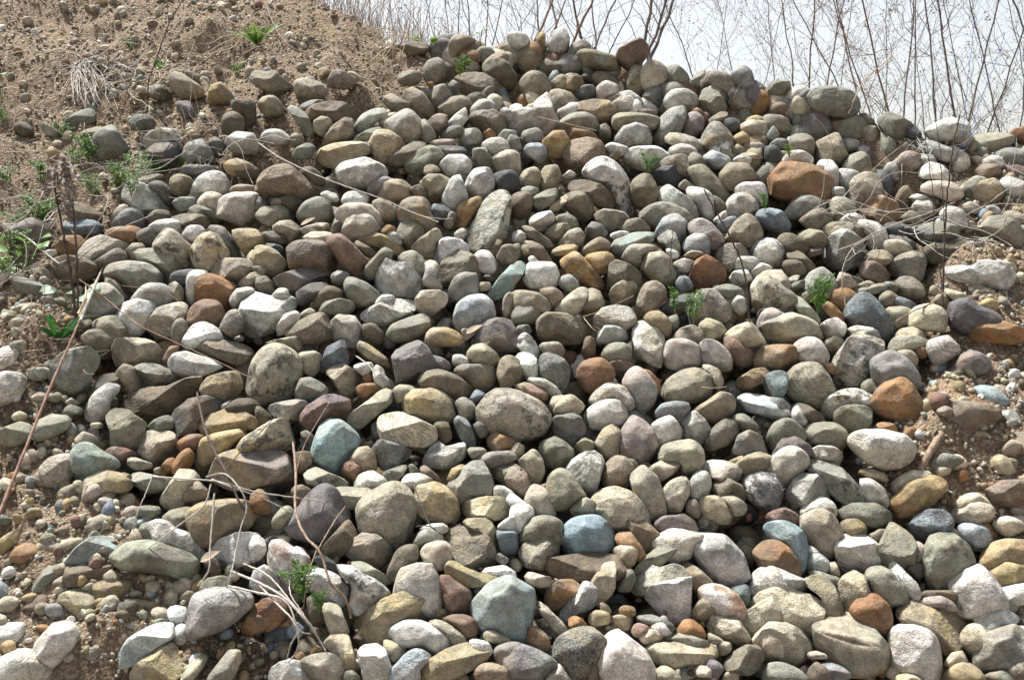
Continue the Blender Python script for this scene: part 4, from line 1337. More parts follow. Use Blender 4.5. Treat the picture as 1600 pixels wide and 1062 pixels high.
def grid_noise(shape_x, shape_y, cell, rng):
    """value noise sampled over the ground grid"""
    nx, ny = int(18 / cell) + 3, int(13 / cell) + 3
    g = rng.normal(size=(ny, nx))
    fx = (shape_x + 9.0) / cell; fy = shape_y / cell
    ix, iy = np.floor(fx).astype(int), np.floor(fy).astype(int)
    tx, ty = fx - ix, fy - iy
    tx, ty = tx * tx * (3 - 2 * tx), ty * ty * (3 - 2 * ty)
    return ((g[iy, ix] * (1 - tx) + g[iy, ix + 1] * tx) * (1 - ty) + (g[iy + 1, ix] * (1 - tx) + g[iy + 1, ix + 1] * tx) * ty)

PM = inside(PILE, GX, GY).astype(float)
for _ in range(2):
    q = np.pad(PM, 2, mode='edge')
    PM = sum(q[2 + i:2 + i + PM.shape[0], 2 + j:2 + j + PM.shape[1]] for i in range(-2, 3) for j in range(-2, 3)) / 25.0
rim = np.clip((crest_y(GX) + 0.05 - GY) / 0.7, 0, 1)
GZ = base_height(GX, GY) - 0.30 * PM * (0.2 + 0.8 * rim * rim * (3 - 2 * rim))
for cell, amp in ((0.8, 0.04), (0.33, 0.035), (0.14, 0.026), (0.07, 0.018)):
    GZ += grid_noise(GX, GY, cell, rng0) * amp * (1 - 0.5 * PM)
far = np.maximum(np.abs(GX) - 7.0, 0) / 2.0
nyy, nxx = GX.shape
idx = np.arange(nyy * nxx).reshape(nyy, nxx)
q00, q10, q11, q01 = idx[:-1, :-1].ravel(), idx[:-1, 1:].ravel(), idx[1:, 1:].ravel(), idx[1:, :-1].ravel()
tris = np.concatenate([np.stack([q00, q10, q11], 1), np.stack([q00, q11, q01], 1)])
link("ground", make_mesh("ground", np.stack([GX.ravel(), GY.ravel(), GZ.ravel()], 1), tris), DIRT, kind="structure")
R_ = 1500.0
plain_v = np.array([(-R_, -R_, -1.2), (R_, -R_, -1.2), (R_, R_, -1.2), (-R_, R_, -1.2)])
link("terrain", make_mesh("terrain", plain_v, np.array([(0, 1, 2), (0, 2, 3)]), smooth=False), DIRT, kind="structure")

def ground_z(x, y):
    fx = np.clip((np.asarray(x) - gx[0]) / STEP, 0, nxx - 1.001); fy = np.clip((np.asarray(y) - gy[0]) / STEP, 0, nyy - 1.001)
    i, j = fx.astype(int), fy.astype(int); a, b = fx - i, fy - j
    return (GZ[j, i] * (1 - a) + GZ[j, i + 1] * a) * (1 - b) + (GZ[j + 1, i] * (1 - a) + GZ[j + 1, i + 1] * a) * b

# ------------------------------------------------------------------ stones
TINT = dict(T=(0.275, 0.238, 0.163), t=(0.415, 0.370, 0.270), Y=(0.365, 0.278, 0.148), O=(0.275, 0.145, 0.064), B=(0.180, 0.132, 0.087),
            D=(0.128, 0.106, 0.069), G=(0.215, 0.215, 0.197), g=(0.39, 0.385, 0.352), W=(0.645, 0.635, 0.59), K=(0.088, 0.095, 0.099),
            S=(0.200, 0.255, 0.290), U=(0.285, 0.372, 0.350), V=(0.175, 0.152, 0.162), P=(0.43, 0.368, 0.315), R=(0.225, 0.132, 0.098),
            N=(0.238, 0.238, 0.178), C=(0.55, 0.490, 0.37))
WORD = dict(T="olive tan", t="buff", Y="ochre", O="rusty orange", B="brown", D="dark brown", G="grey", g="pale grey", W="white",
            K="dark grey", S="blue-grey", U="blue-green", V="mauve", P="pink", R="red-brown", N="greenish grey", C="cream")

def parse():
    out = []
    for (c, r), txt in SHEETS.items():
        x0, y0 = c * 400.0, (0.0, 266.0, 532.0, 796.0)[r]
        for line in txt.strip().splitlines():
            name = None
            if '#' in line:
                line, name = line.split('#'); name = name.strip()
            w = line.split()
            xy = np.array([float(v) for v in w[1:]]).reshape(-1, 2) * (10 / 3.9925)
            xy += (x0, y0)
            cols = [ch for ch in w[0] if ch in TINT]; flags = set(ch for ch in w[0] if ch not in TINT)
            a = xy; b = np.roll(xy, -1, 0)
            cr = a[:, 0] * b[:, 1] - b[:, 0] * a[:, 1]
            area = cr.sum() / 2
            cen = ((a + b) * cr[:, None]).sum(0) / (6 * area)
            out.append(dict(xy=xy, cols=cols, flags=flags, name=name, area=abs(area), cen=cen, i=len(out)))
    return out

CAT = parse()

def outline(rel, sharp):
    """smooth closed outline as radius over angle"""
    n = len(rel); pts = []
    for i in range(n):
        p0, p1, p2, p3 = rel[i - 1], rel[i], rel[(i + 1) % n], rel[(i + 2) % n]
        for t in np.linspace(0, 1, 10, endpoint=False):
            lin = p1 * (1 - t) + p2 * t
            cr = 0.5 * (2 * p1 + (p2 - p0) * t + (2 * p0 - 5 * p1 + 4 * p2 - p3) * t * t + (3 * p1 - p0 - 3 * p2 + p3) * t ** 3)
            pts.append(lin * sharp + cr * (1 - sharp))
    pts = np.array(pts)
    th = np.arctan2(pts[:, 1], pts[:, 0]); r = np.hypot(pts[:, 0], pts[:, 1])
    o = np.argsort(th); th, r = th[o], r[o]
    T = np.linspace(-math.pi, math.pi, 160, endpoint=False)
    R = np.interp(T, np.concatenate([th - 2 * math.pi, th, th + 2 * math.pi]), np.concatenate([r, r, r]))
    k = np.exp(-0.5 * (np.arange(-8, 9) / (1.6 if sharp > 0.4 else 3.0)) ** 2); k /= k.sum()
    R = np.convolve(np.concatenate([R[-8:], R, R[:8]]), k, mode='valid')
    return T, R

def stone_frame(s):
    """where the stone lies, its outline and its thickness"""
    rng = np.random.default_rng(1000 + s['i'])
    fl = s['flags']
    pos, d = locate(s['cen'][0], s['cen'][1])
    dist = float(np.linalg.norm(pos - CAM))
    e3 = -d
    e1 = np.cross(np.array([0, 0, 1.0]), e3); e1 /= np.linalg.norm(e1)
    e2 = np.cross(e3, e1)
    rel = (s['xy'] - s['cen']) * (dist / FOC)
    rel[:, 1] *= -1
    inpile = bool(inside(PILE, np.array([pos[0]]), np.array([pos[1]]))[0])
    rel *= 1.06 if inpile else 1.02                       # neighbours hide the rims of the stones in the heap
    low = rel[:, 1] < 0
    rel[low, 1] *= 1.14
    if not fl & set('af') and not s['name'] and rng.uniform() < 0.42: fl = fl | {'a'}
    sharp = 0.9 if 'a' in fl else (0.75 if 'f' in fl else 0.4)
    T, R = outline(rel, sharp)
    cov = np.cov(rel.T); ev = np.sqrt(np.maximum(np.linalg.eigvalsh(cov), 1e-8)) * 1.55
    req = math.sqrt(s['area'] / math.pi) * dist / FOC
    D = float(np.clip(ev[0] * rng.uniform(1.05, 1.4), 0.65 * req, 1.15 * req))
    block = 0.5 if 'a' in fl else 0.55 if 'f' in fl else 0.85
    cen = pos + NRM * (0.0 if inpile else 0.34 * req)
    return rng, fl, pos, d, dist, e1, e2, e3, T, R, ev, req, D, block, cen

def stone_shape(s, level):
    rng, fl, pos, d, dist, e1, e2, e3, T, R, ev, req, D, block, cen = stone_frame(s)
    cen = cen - d * (SHIFT[s['i']] * 0.001)               # how far it stands out of the heap, in millimetres
    U, F = ICO[level]
    rho = np.hypot(U[:, 0], U[:, 1]); th = np.arctan2(U[:, 1], U[:, 0])
    rad = np.interp(th, np.append(T, math.pi), np.append(R, R[0]))
    k = np.where(rho > 1e-6, rho ** block, 0) * rad
    z = np.sign(U[:, 2]) * np.abs(U[:, 2]) ** 0.9
    # the thickest place sits off centre, differently for each stone
    off = np.array([rng.uniform(-0.14, 0.14), rng.uniform(-0.05, 0.24)]) * ev[0]
    P = np.stack([np.cos(th) * k + off[0] * z * z, np.sin(th) * k + off[1] * z * z, z * D], 1)
    planes = []
    if 'f' in fl:
        planes += [((rng.normal(0, .22), rng.uniform(0.72, 0.9), 0.55), rng.uniform(0.38, 0.58)), ((rng.normal(0, .3), -0.25, 0.95), rng.uniform(.5, .72))]
    if 'a' in fl:
        for _ in range(6):
            a = rng.uniform(0, 6.28); nz = rng.uniform(0.42, 0.92); q = math.sqrt(1 - nz * nz)
            planes.append(((math.cos(a) * q, math.sin(a) * q, nz), rng.uniform(0.56, 0.80)))
    if not planes:
        for _ in range(rng.integers(2, 5)):
            a = rng.uniform(0, 6.28); nz = rng.uniform(0.45, 0.92); q = math.sqrt(1 - nz * nz)
            planes.append(((math.cos(a) * q, math.sin(a) * q, nz), rng.uniform(0.86, 0.96) if s['name'] else rng.uniform(0.74, 0.9)))
    nbig = len(planes)
    for _ in range(9):                                   # small flats worn and chipped all over
        n = rng.normal(size=3); n[2] = abs(n[2]) * 0.8
        planes.append((n, rng.uniform(0.86, 0.96)))
    for n, fr in planes:
        n = np.array(n); n /= np.linalg.norm(n)
        h = P @ n; m = h.max() * fr
        P -= np.maximum(h - m, 0)[:, None] * n * (1.0 if ('a' in fl or 'f' in fl) else 0.92)
    for _ in range(rng.integers(1, 4)):                  # shallow dents
        a = rng.normal(size=3); a[2] = abs(a[2]); a /= np.linalg.norm(a)
        w = rng.uniform(0.18, 0.45)
        P *= (1 - rng.uniform(0.03, 0.10) * np.exp(-((1 - U @ a) / (w * w * 0.6))))[:, None]
    N = P / (np.linalg.norm(P, axis=1, keepdims=True) + 1e-9)
    rough = 1.3 if 'a' in fl else (1.1 if ('s' in fl or 'f' in fl) else 0.8)
    soft = 0.35 if ('a' in fl or 'f' in fl) else 1.0
    disp = soft * 0.022 * lumps(U, rng, 3.2, 6) + rough * (0.011 * lumps(U, rng, 8.0, 9))
    if level >= 3: disp += rough * 0.008 * lumps(U, rng, 19.0, 14)
    P += N * (disp * req)[:, None]
    W = P[:, :1] * e1 + P[:, 1:2] * e2 + P[:, 2:] * e3
    rest = P + rng.uniform(-40, 40, 3)
    return cen, W, F, rest, rng

def stone_attrs(s, rest, rng):
    n = len(rest); fl = s['flags']
    a = np.array(TINT[s['cols'][0]]); b = np.array(TINT[s['cols'][1]]) if len(s['cols']) > 1 else None
    j = rng.uniform(0.74, 1.14); h = rng.normal(0, 0.025, 3)
    c1 = np.clip(a * j * (1 + h), 0.02, 0.8)
    if b is None and s['cols'][0] == 'O': b = np.array([0.235, 0.150, 0.080])
    if b is None:
        g = a.mean()
        o = np.array(TINT[rng.choice(list('YDGtBN'))]) * (g / np.mean(TINT['T'])) ** 0.6
        c2 = np.clip(((a * 0.8 + g * 0.2) * 0.65 + o * 0.35) * j * rng.uniform(0.6, 1.15), 0.02, 0.8)
    else:
        c1 = c1 * 0.8 + b * 0.2
        c2 = np.clip(b * 0.85 + a * 0.15, 0.02, 0.8)
    g = np.array([0.9 if 's' in fl else rng.choice([0.0, 0.1, 0.3]), 1.0 if 'k' in fl else rng.choice([0, 0, 0.15, 0.4]),
                  0.9 if 'l' in fl else rng.choice([0, 0, 0, 0.25])])
    st = np.array([1.0 if 'p' in fl else rng.choice([0, 0, 0.3, 0.6]), rng.choice([0, 0.4, 0.8, 1.0]),
                   0.95 if fl & set('as') else rng.uniform(0.35, 0.7), rng.choice([0, 0, 0, 0, 0.35])])
    full = lambda v: np.broadcast_to(v, (n, len(v)))
    return dict(rest=rest, tint=full(c1), tint_b=full(c2), grain=full(g), stain=full(st))

order = sorted(CAT, key=lambda s: -s['area'])
N_SINGLE = 300
single = order[:N_SINGLE]
loose = order[N_SINGLE:]

# labels: look first, then the nearest well-known stone
marks = [s for s in single if s['name']]
def look(s):
    fl = s['flags']
    w, h = s['xy'].max(0) - s['xy'].min(0)
    c = s['xy'] - s['cen']; ev = np.sqrt(np.linalg.eigvalsh(np.cov(c.T)))
    asp = ev[1] / max(ev[0], 1e-3)
    ww = ["large"] if s['area'] > single[60]['area'] else ["medium-sized"] if s['area'] > single[180]['area'] else []
    if 's' in fl: ww.append("speckled")
    elif 'l' in fl: ww.append("banded")
    elif 'k' in fl: ww.append("blotched")
    elif 'p' in fl: ww.append("stained")
    ww.append(WORD[s['cols'][0]])
    ww.append("flat" if 'f' in fl else "angular" if 'a' in fl else "elongated" if asp > 1.75 else "upright" if h > 1.25 * w else "rounded")
    return " ".join(ww)
def bearing(s, m):
    dx, dy = s['cen'] - m['cen']
    a = math.degrees(math.atan2(-dy, dx)) % 360
    return ("right of", "above and right of", "above", "above and left of", "left of", "below and left of", "below", "below and right of")[int((a + 22.5) // 45) % 8]
def region(s):
    x, y = s['cen']
    v = "upper" if y < 354 else "middle" if y < 708 else "lower"
    hh = "left" if x < 533 else "centre" if x < 1066 else "right"
    return f"in the {v} {hh}"
seen = set()
for s in single:
    if s['name']:
        t = s['name']
        if not any(w in t.split() for w in ('at', 'by', 'near', 'on', 'among', 'in', 'under', 'below', 'behind', 'along')): t = f"{t} {region(s)} of the stone pile"
        s['label'] = t; seen.add(t)
for s in single:
    if s['name']: continue
    near = sorted(marks, key=lambda m: np.linalg.norm(m['cen'] - s['cen']))
    for m in near[:12]:
        short = m['name']
        t = f"{look(s)} stone {bearing(s, m)} the {short}"
        if t not in seen and len(t.split()) <= 16: break
    s['label'] = t; seen.add(t)

for rank, s in enumerate(single):
    cen, W, F, rest, rng = stone_shape(s, 4 if rank < 130 else 3)
    me = make_mesh("stone", W, F, stone_attrs(s, rest, rng))
    link("stone", me, STONE, cen, label=s['label'], category="stone", group="stones heaped on the bank")

VV, FF, AA = [], [], {k: [] for k in ("rest", "tint", "tint_b", "grain", "stain")}
nv = 0
def add_loose(V, F, at):
    global nv
    VV.append(V); FF.append(F + nv); nv += len(V)
    for k in AA: AA[k].append(at[k])
for s in loose:
    cen, W, F, rest, rng = stone_shape(s, 3 if s['area'] > 1400 else 2)
    add_loose(W + cen, F, stone_attrs(s, rest, rng))

# the stones lower down in the heap, seen through the gaps
rng = np.random.default_rng(5)
def random_shape(level, rng):
    U, F = ICO[level]
    ax = np.array([1.0, rng.uniform(0.65, 0.95), rng.uniform(0.45, 0.8)])
    P = U * ax
    for _ in range(rng.integers(2, 6)):
        n = rng.normal(size=3); n /= np.linalg.norm(n)
        h = P @ n; m = h.max() * rng.uniform(0.72, 0.93)
        P -= np.maximum(h - m, 0)[:, None] * n * 0.9
    P += P * (0.05 * lumps(U, rng, 3.0, 5) + 0.02 * lumps(U, rng, 8, 7))[:, None]
    return P, F
def rand_rot(rng):
    q = rng.normal(size=4); q /= np.linalg.norm(q); w, x, y, z = q
    return np.array([[1 - 2 * (y * y + z * z), 2 * (x * y - z * w), 2 * (x * z + y * w)], [2 * (x * y + z * w), 1 - 2 * (x * x + z * z), 2 * (y * z - x * w)],
                     [2 * (x * z - y * w), 2 * (y * z + x * w), 1 - 2 * (x * x + y * y)]])
LIB2 = [random_shape(2, rng) for _ in range(30)]
LIB3 = [random_shape(3, rng) for _ in range(20)]
LIB1 = [random_shape(1, rng) for _ in range(40)]
KEYS = list("TTTTttttNNNGGggYYDDBOWWWCPVKSR")
placed = 0
for _ in range(9000):
    x = rng.uniform(-3.2, 3.4); y = rng.uniform(2.3, 6.6)
    if placed >= 1500: break
    if not inside(PILE, np.array([x]), np.array([y]))[0] or y > crest_y(x) + 0.25: continue
    P, F = LIB1[rng.integers(30)]
    r = rng.uniform(0.045, 0.085)
    z = float(base_height(x, y)) - (rng.uniform(0.15, 0.27) if y < crest_y(x) - 0.35 else rng.uniform(0.03, 0.14))
    L = P * r
    V = L @ rand_rot(rng).T + np.array([x, y, z])
    s = dict(cols=[rng.choice(KEYS)], flags=set(rng.choice(list("s-----k"), 1)))
    add_loose(V, F, stone_attrs(s, L + rng.uniform(-40, 40, 3), rng)); placed += 1
# second row of the crest, just behind the skyline stones
for _ in range(150):
    px = rng.uniform(690, 1360); x = float(np.interp(px, CPX, cw[:, 0])) + rng.normal(0, 0.05)
    y = float(crest_y(x)) + rng.uniform(-0.05, 0.35)
    P, F = LIB2[rng.integers(30)]
    r = rng.uniform(0.05, 0.10)
    L = P * r
    V = L @ rand_rot(rng).T + np.array([x, y, float(base_height(x, y)) + rng.uniform(-0.03, 0.03)])
    s = dict(cols=[rng.choice(KEYS)], flags=set(rng.choice(list("s-----k"), 1)))
    add_loose(V, F, stone_attrs(s, L + rng.uniform(-40, 40, 3), rng))
me = make_mesh("loose_stones", np.concatenate(VV), np.concatenate(FF), {k: np.concatenate(v) for k, v in AA.items()})
link("loose_stones", me, STONE, kind="stuff", label="smaller mixed cobbles filling the gaps of the heap", category="stones")

# ------------------------------------------------------------------ gravel on the bare soil
VV, FF, AA = [], [], {k: [] for k in ("rest", "tint", "tint_b", "grain", "stain")}
nv = 0
LIB0 = [random_shape(0, rng) for _ in range(30)]
def in_frame(X, Y, Z, m=60):
    P = np.stack([X, Y, Z], 1) - CAM
    w = P @ FW
    u = 800 + FOC * (P @ RT) / w; v = 531 - FOC * (P @ UP) / w
    out = np.maximum(np.maximum(-u, u - 1600), np.maximum(-v, v - 1062))      # thins out beyond the view
    return np.random.default_rng(9).uniform(size=len(X)) > out / 500.0
KT = np.array([TINT[k] for k in 'ttttttCCCYYYTTTTPPWWGgROBNDS'])
def scatter(n, x0, x1, y0, y1, r0, r1, power, only_dirt, seed, floor=0.5, lift=0.3, sunk=None):
    rng = np.random.default_rng(seed)
    X = rng.uniform(x0, x1, n); Y = rng.uniform(y0, y1, n); Z = ground_z(X, Y) if sunk is None else base_height(X, Y) - rng.uniform(sunk[0], sunk[1], n)
    ok = (Y < crest_y(X) + 0.4) & in_frame(X, Y, Z)
    inp = inside(PILE, X, Y)
    ok &= ~inp if only_dirt else inp
    # gravel gathers in patches
    dens = np.clip(0.6 + 0.35 * np.sin(3.1 * X + 1.3 * Y) * np.sin(2.2 * Y - 0.7 * X + 1) + 0.2 * np.sin(7 * X + 5 * Y), floor, 1)
    ok &= rng.uniform(size=n) < dens
    X, Y, Z = X[ok], Y[ok], Z[ok]; n = len(X)
    r = r0 + (r1 - r0) * rng.uniform(size=n) ** power
    pick = rng.integers(0, 30, n)
    size = np.where(r > 0.026, 2, np.where(r > 0.0105, 1, 0))
    q = rng.normal(size=(n, 4)); q /= np.linalg.norm(q, axis=1, keepdims=True); w, x, y, z = q.T
    M = np.stack([1 - 2 * (y * y + z * z), 2 * (x * y - z * w), 2 * (x * z + y * w), 2 * (x * y + z * w), 1 - 2 * (x * x + z * z), 2 * (y * z - x * w),
                  2 * (x * z - y * w), 2 * (y * z + x * w), 1 - 2 * (x * x + y * y)], 1).reshape(n, 3, 3)
    tint = KT[rng.integers(0, len(KT), n)] * rng.uniform(0.8, 1.1, (n, 1)) * (1 + rng.normal(0, .03, (n, 3)))
    tint2 = tint * rng.uniform(0.7, 1.15, (n, 1))
    gr = np.stack([rng.choice([0, 0, .2, .5], n), rng.choice([0, 0, .3], n), rng.choice([0, 0, .3], n)], 1)
    stn = np.stack([rng.choice([0, 0, .4], n), rng.choice([0, .5, 1.], n), np.full(n, 0.5), np.zeros(n)], 1)
    offs = rng.uniform(-40, 40, (n, 3))
    for lv, LIB in ((0, LIB0), (1, LIB1), (2, LIB2)):
        for k in range(30):
            I = np.where((size == lv) & (pick == k))[0]
            if not len(I): continue
            P, F = LIB[k]; m = len(P)
            L = P[None] * r[I][:, None, None]
            V = np.einsum('nij,npj->npi', M[I], L) + np.stack([X[I], Y[I], Z[I] + lift * r[I]], 1)[:, None]
            rep = lambda a: np.repeat(a[I], m, 0)
            add_loose(V.reshape(-1, 3), (F[None] + (np.arange(len(I)) * m)[:, None, None]).reshape(-1, 3),
                      dict(rest=(L + offs[I][:, None]).reshape(-1, 3), tint=rep(tint), tint_b=rep(tint2), grain=rep(gr), stain=rep(stn)))
scatter(64000, -4.0, 0.3, 2.2, 8.2, 0.003, 0.012, 1.7, True, 21, 0.6)
scatter(13000, -4.0, 0.3, 2.2, 8.2, 0.008, 0.032, 3.4, True, 24, 0.2)
scatter(5000, -2.8, 0.0, 2.2, 4.2, 0.008, 0.032, 2.2, True, 27, 0.6)
scatter(24000, 1.2, 3.4, 2.2, 6.2, 0.004, 0.014, 1.6, True, 22, 0.8)
scatter(5200, 1.2, 3.4, 2.2, 6.2, 0.010, 0.038, 2.4, True, 25, 0.6)
scatter(5000, -2.6, 3.2, 2.3, 3.3, 0.008, 0.030, 2.0, False, 23, 0.3, 0.0, (0.03, 0.10))
scatter(4000, -2.6, 3.4, 3.3, 6.4, 0.008, 0.030, 1.6, False, 26, 0.3, 0.0, (0.06, 0.15))
me = make_mesh("gravel", np.concatenate(VV), np.concatenate(FF), {k: np.concatenate(v) for k, v in AA.items()})
print("gravel tris", len(me.polygons), "verts", len(me.vertices))
link("gravel", me, STONE, kind="stuff", label="fine mixed gravel strewn over the bare soil", category="gravel")

# ------------------------------------------------------------------ plants: helpers
def at(px, py, near=0.10):
    """a point lying on the stones at a place of the picture"""
    p, d = locate(px, py)
    return p - d * near

def at_depth(px, py, y):
    """a point seen at a place of the picture, standing at the given depth"""
    d = sight(px, py)
    return CAM + d * ((y - CAM[1]) / d[1])

class Strands:
    def __init__(self): self.v, self.f, self.n = [], [], 0
    def tube(self, pts, radii, sides=5):
        pts = np.asarray(pts, float); k = len(pts)
        radii = np.broadcast_to(radii, (k,))
        tan = np.gradient(pts, axis=0); tan /= np.linalg.norm(tan, axis=1, keepdims=True) + 1e-9
        ref = np.array([0.31, 0.87, 0.38])
        a = np.cross(tan, ref); a /= np.linalg.norm(a, axis=1, keepdims=True) + 1e-9
        b = np.cross(tan, a)
        ang = np.arange(sides) * (2 * math.pi / sides)
        ring = pts[:, None] + radii[:, None, None] * (np.cos(ang)[None, :, None] * a[:, None] + np.sin(ang)[None, :, None] * b[:, None])
        self.v.append(ring.reshape(-1, 3))
        i = np.arange(k - 1)[:, None] * sides; j = np.arange(sides)[None]; j2 = (j + 1) % sides
        A, B, C_, D_ = i + j, i + j2, i + sides + j2, i + sides + j
        F = np.concatenate([np.stack([A, B, C_], -1).reshape(-1, 3), np.stack([A, C_, D_], -1).reshape(-1, 3)])
        caps = [(0, q, q + 1) for q in range(1, sides - 1)] + [((k - 1) * sides, (k - 1) * sides + q + 1, (k - 1) * sides + q) for q in range(1, sides - 1)]
        self.f.append(np.concatenate([F, np.array(caps)]) + self.n); self.n += k * sides
        return self
    def raw(self, V, F):
        self.v.append(np.asarray(V, float)); self.f.append(np.asarray(F) + self.n); self.n += len(V)
    def blob(self, c, r, rng):
        V, F = ICO[0]
        self.raw(V * r * rng.uniform(0.6, 1.3, 3) + c, F)
    def leaf(self, base, tip, width, droop, fold=0.25, segs=6, shape=0.9):
        base, tip = np.asarray(base, float), np.asarray(tip, float)
        ax = tip - base; L = np.linalg.norm(ax); ax /= L
        side = np.cross(ax, np.array([0.12, -0.5, 0.86])); side /= np.linalg.norm(side) + 1e-9
        nrm = np.cross(side, ax)
        V = []
        for i in range(segs + 1):
            t = i / segs
            c = base + ax * L * t + np.array([0, 0, -1.0]) * droop * L * t * t
            w = width * (math.sin(math.pi * min(1, 0.06 + 0.94 * t) ** shape) + 0.04)
            V += [c - side * w + nrm * w * fold, c, c + side * w + nrm * w * fold]
        F = []
        for i in range(segs):
            for k in (0, 1):
                a = i * 3 + k
                F += [(a, a + 1, a + 4), (a, a + 4, a + 3)]
        self.raw(V, F)
    def mesh(self, name):
        return make_mesh(name, np.concatenate(self.v), np.concatenate(self.f))

def curve(pts, n=16, jit=0.0, rng=None):
    """smooth run through the way points, with small kinks"""
    pts = np.asarray(pts, float); k = len(pts)
    out = []
    for u in np.linspace(0, k - 1, n):
        i = min(int(u), k - 2); t = u - i
        p0, p1, p2, p3 = pts[max(i - 1, 0)], pts[i], pts[i + 1], pts[min(i + 2, k - 1)]
        out.append(0.5 * (2 * p1 + (p2 - p0) * t + (2 * p0 - 5 * p1 + 4 * p2 - p3) * t * t + (3 * p1 - p0 - 3 * p2 + p3) * t ** 3))
    out = np.array(out)
    if jit: out[1:-1] += rng.normal(0, jit, (n - 2, 3))
    return out

def bark(name, a, b, scale=60.0, rough=0.85):
    m, nt, bs, new, ln = nodes_of(name)
    geo = new("ShaderNodeNewGeometry")
    n = noise(nt, geo.outputs["Position"], scale, 4.0, 0.6); r = ramp(nt, 0.35, 0.65); ln(n, r.inputs[0])
    ln(mixc(nt, r.outputs[0], a, b), bs.inputs["Base Color"])
    bs.inputs["Roughness"].default_value = rough; bs.inputs["Specular IOR Level"].default_value = 0.2
    return m

def green(name, a, b):
    m, nt, bs, new, ln = nodes_of(name)
    geo = new("ShaderNodeNewGeometry")
    n = noise(nt, geo.outputs["Position"], 35.0, 3.0, 0.6); r = ramp(nt, 0.35, 0.65); ln(n, r.inputs[0])
    c = mixc(nt, r.outputs[0], a, b)
    ln(c, bs.inputs["Base Color"]); bs.inputs["Roughness"].default_value = 0.5
    tr = new("ShaderNodeBsdfTranslucent"); ln(c, tr.inputs[0])
    mx = new("ShaderNodeMixShader"); mx.inputs[0].default_value = 0.35
    ln(bs.outputs[0], mx.inputs[1]); ln(tr.outputs[0], mx.inputs[2])
    ln(mx.outputs[0], nt.nodes["Material Output"].inputs[0])
    return m

M_PALE = bark("bleached_wood", (0.36, 0.325, 0.28), (0.52, 0.49, 0.44))
M_STRAW = bark("dry_straw", (0.42, 0.33, 0.22), (0.56, 0.47, 0.34))
M_RED = bark("red_brown_bark", (0.22, 0.125, 0.09), (0.36, 0.24, 0.185), 40)
M_DARK = bark("dark_stem", (0.055, 0.042, 0.036), (0.12, 0.09, 0.075))
M_BRUSH = bark("brush_bark", (0.11, 0.09, 0.085), (0.20, 0.165, 0.155))
M_BRUSH2 = bark("brush_bark_brown", (0.15, 0.095, 0.065), (0.24, 0.165, 0.12))
M_SEED = bark("dry_seed_heads", (0.16, 0.13, 0.11), (0.32, 0.275, 0.24), 120)
M_BROWN = bark("brown_twig", (0.20, 0.14, 0.10), (0.34, 0.25, 0.185))
M_GREEN = green("fresh_leaf", (0.11, 0.23, 0.03), (0.19, 0.32, 0.06))
M_FERN = green("fern_leaf", (0.08, 0.20, 0.025), (0.16, 0.30, 0.05))
M_DEEP = green("deep_leaf", (0.025, 0.11, 0.02), (0.05, 0.17, 0.03))
M_BLUE = bark("blue_twine", (0.03, 0.12, 0.50), (0.05, 0.17, 0.60))
M_DEADLEAF = bark("dead_leaf", (0.28, 0.20, 0.14), (0.40, 0.32, 0.25))

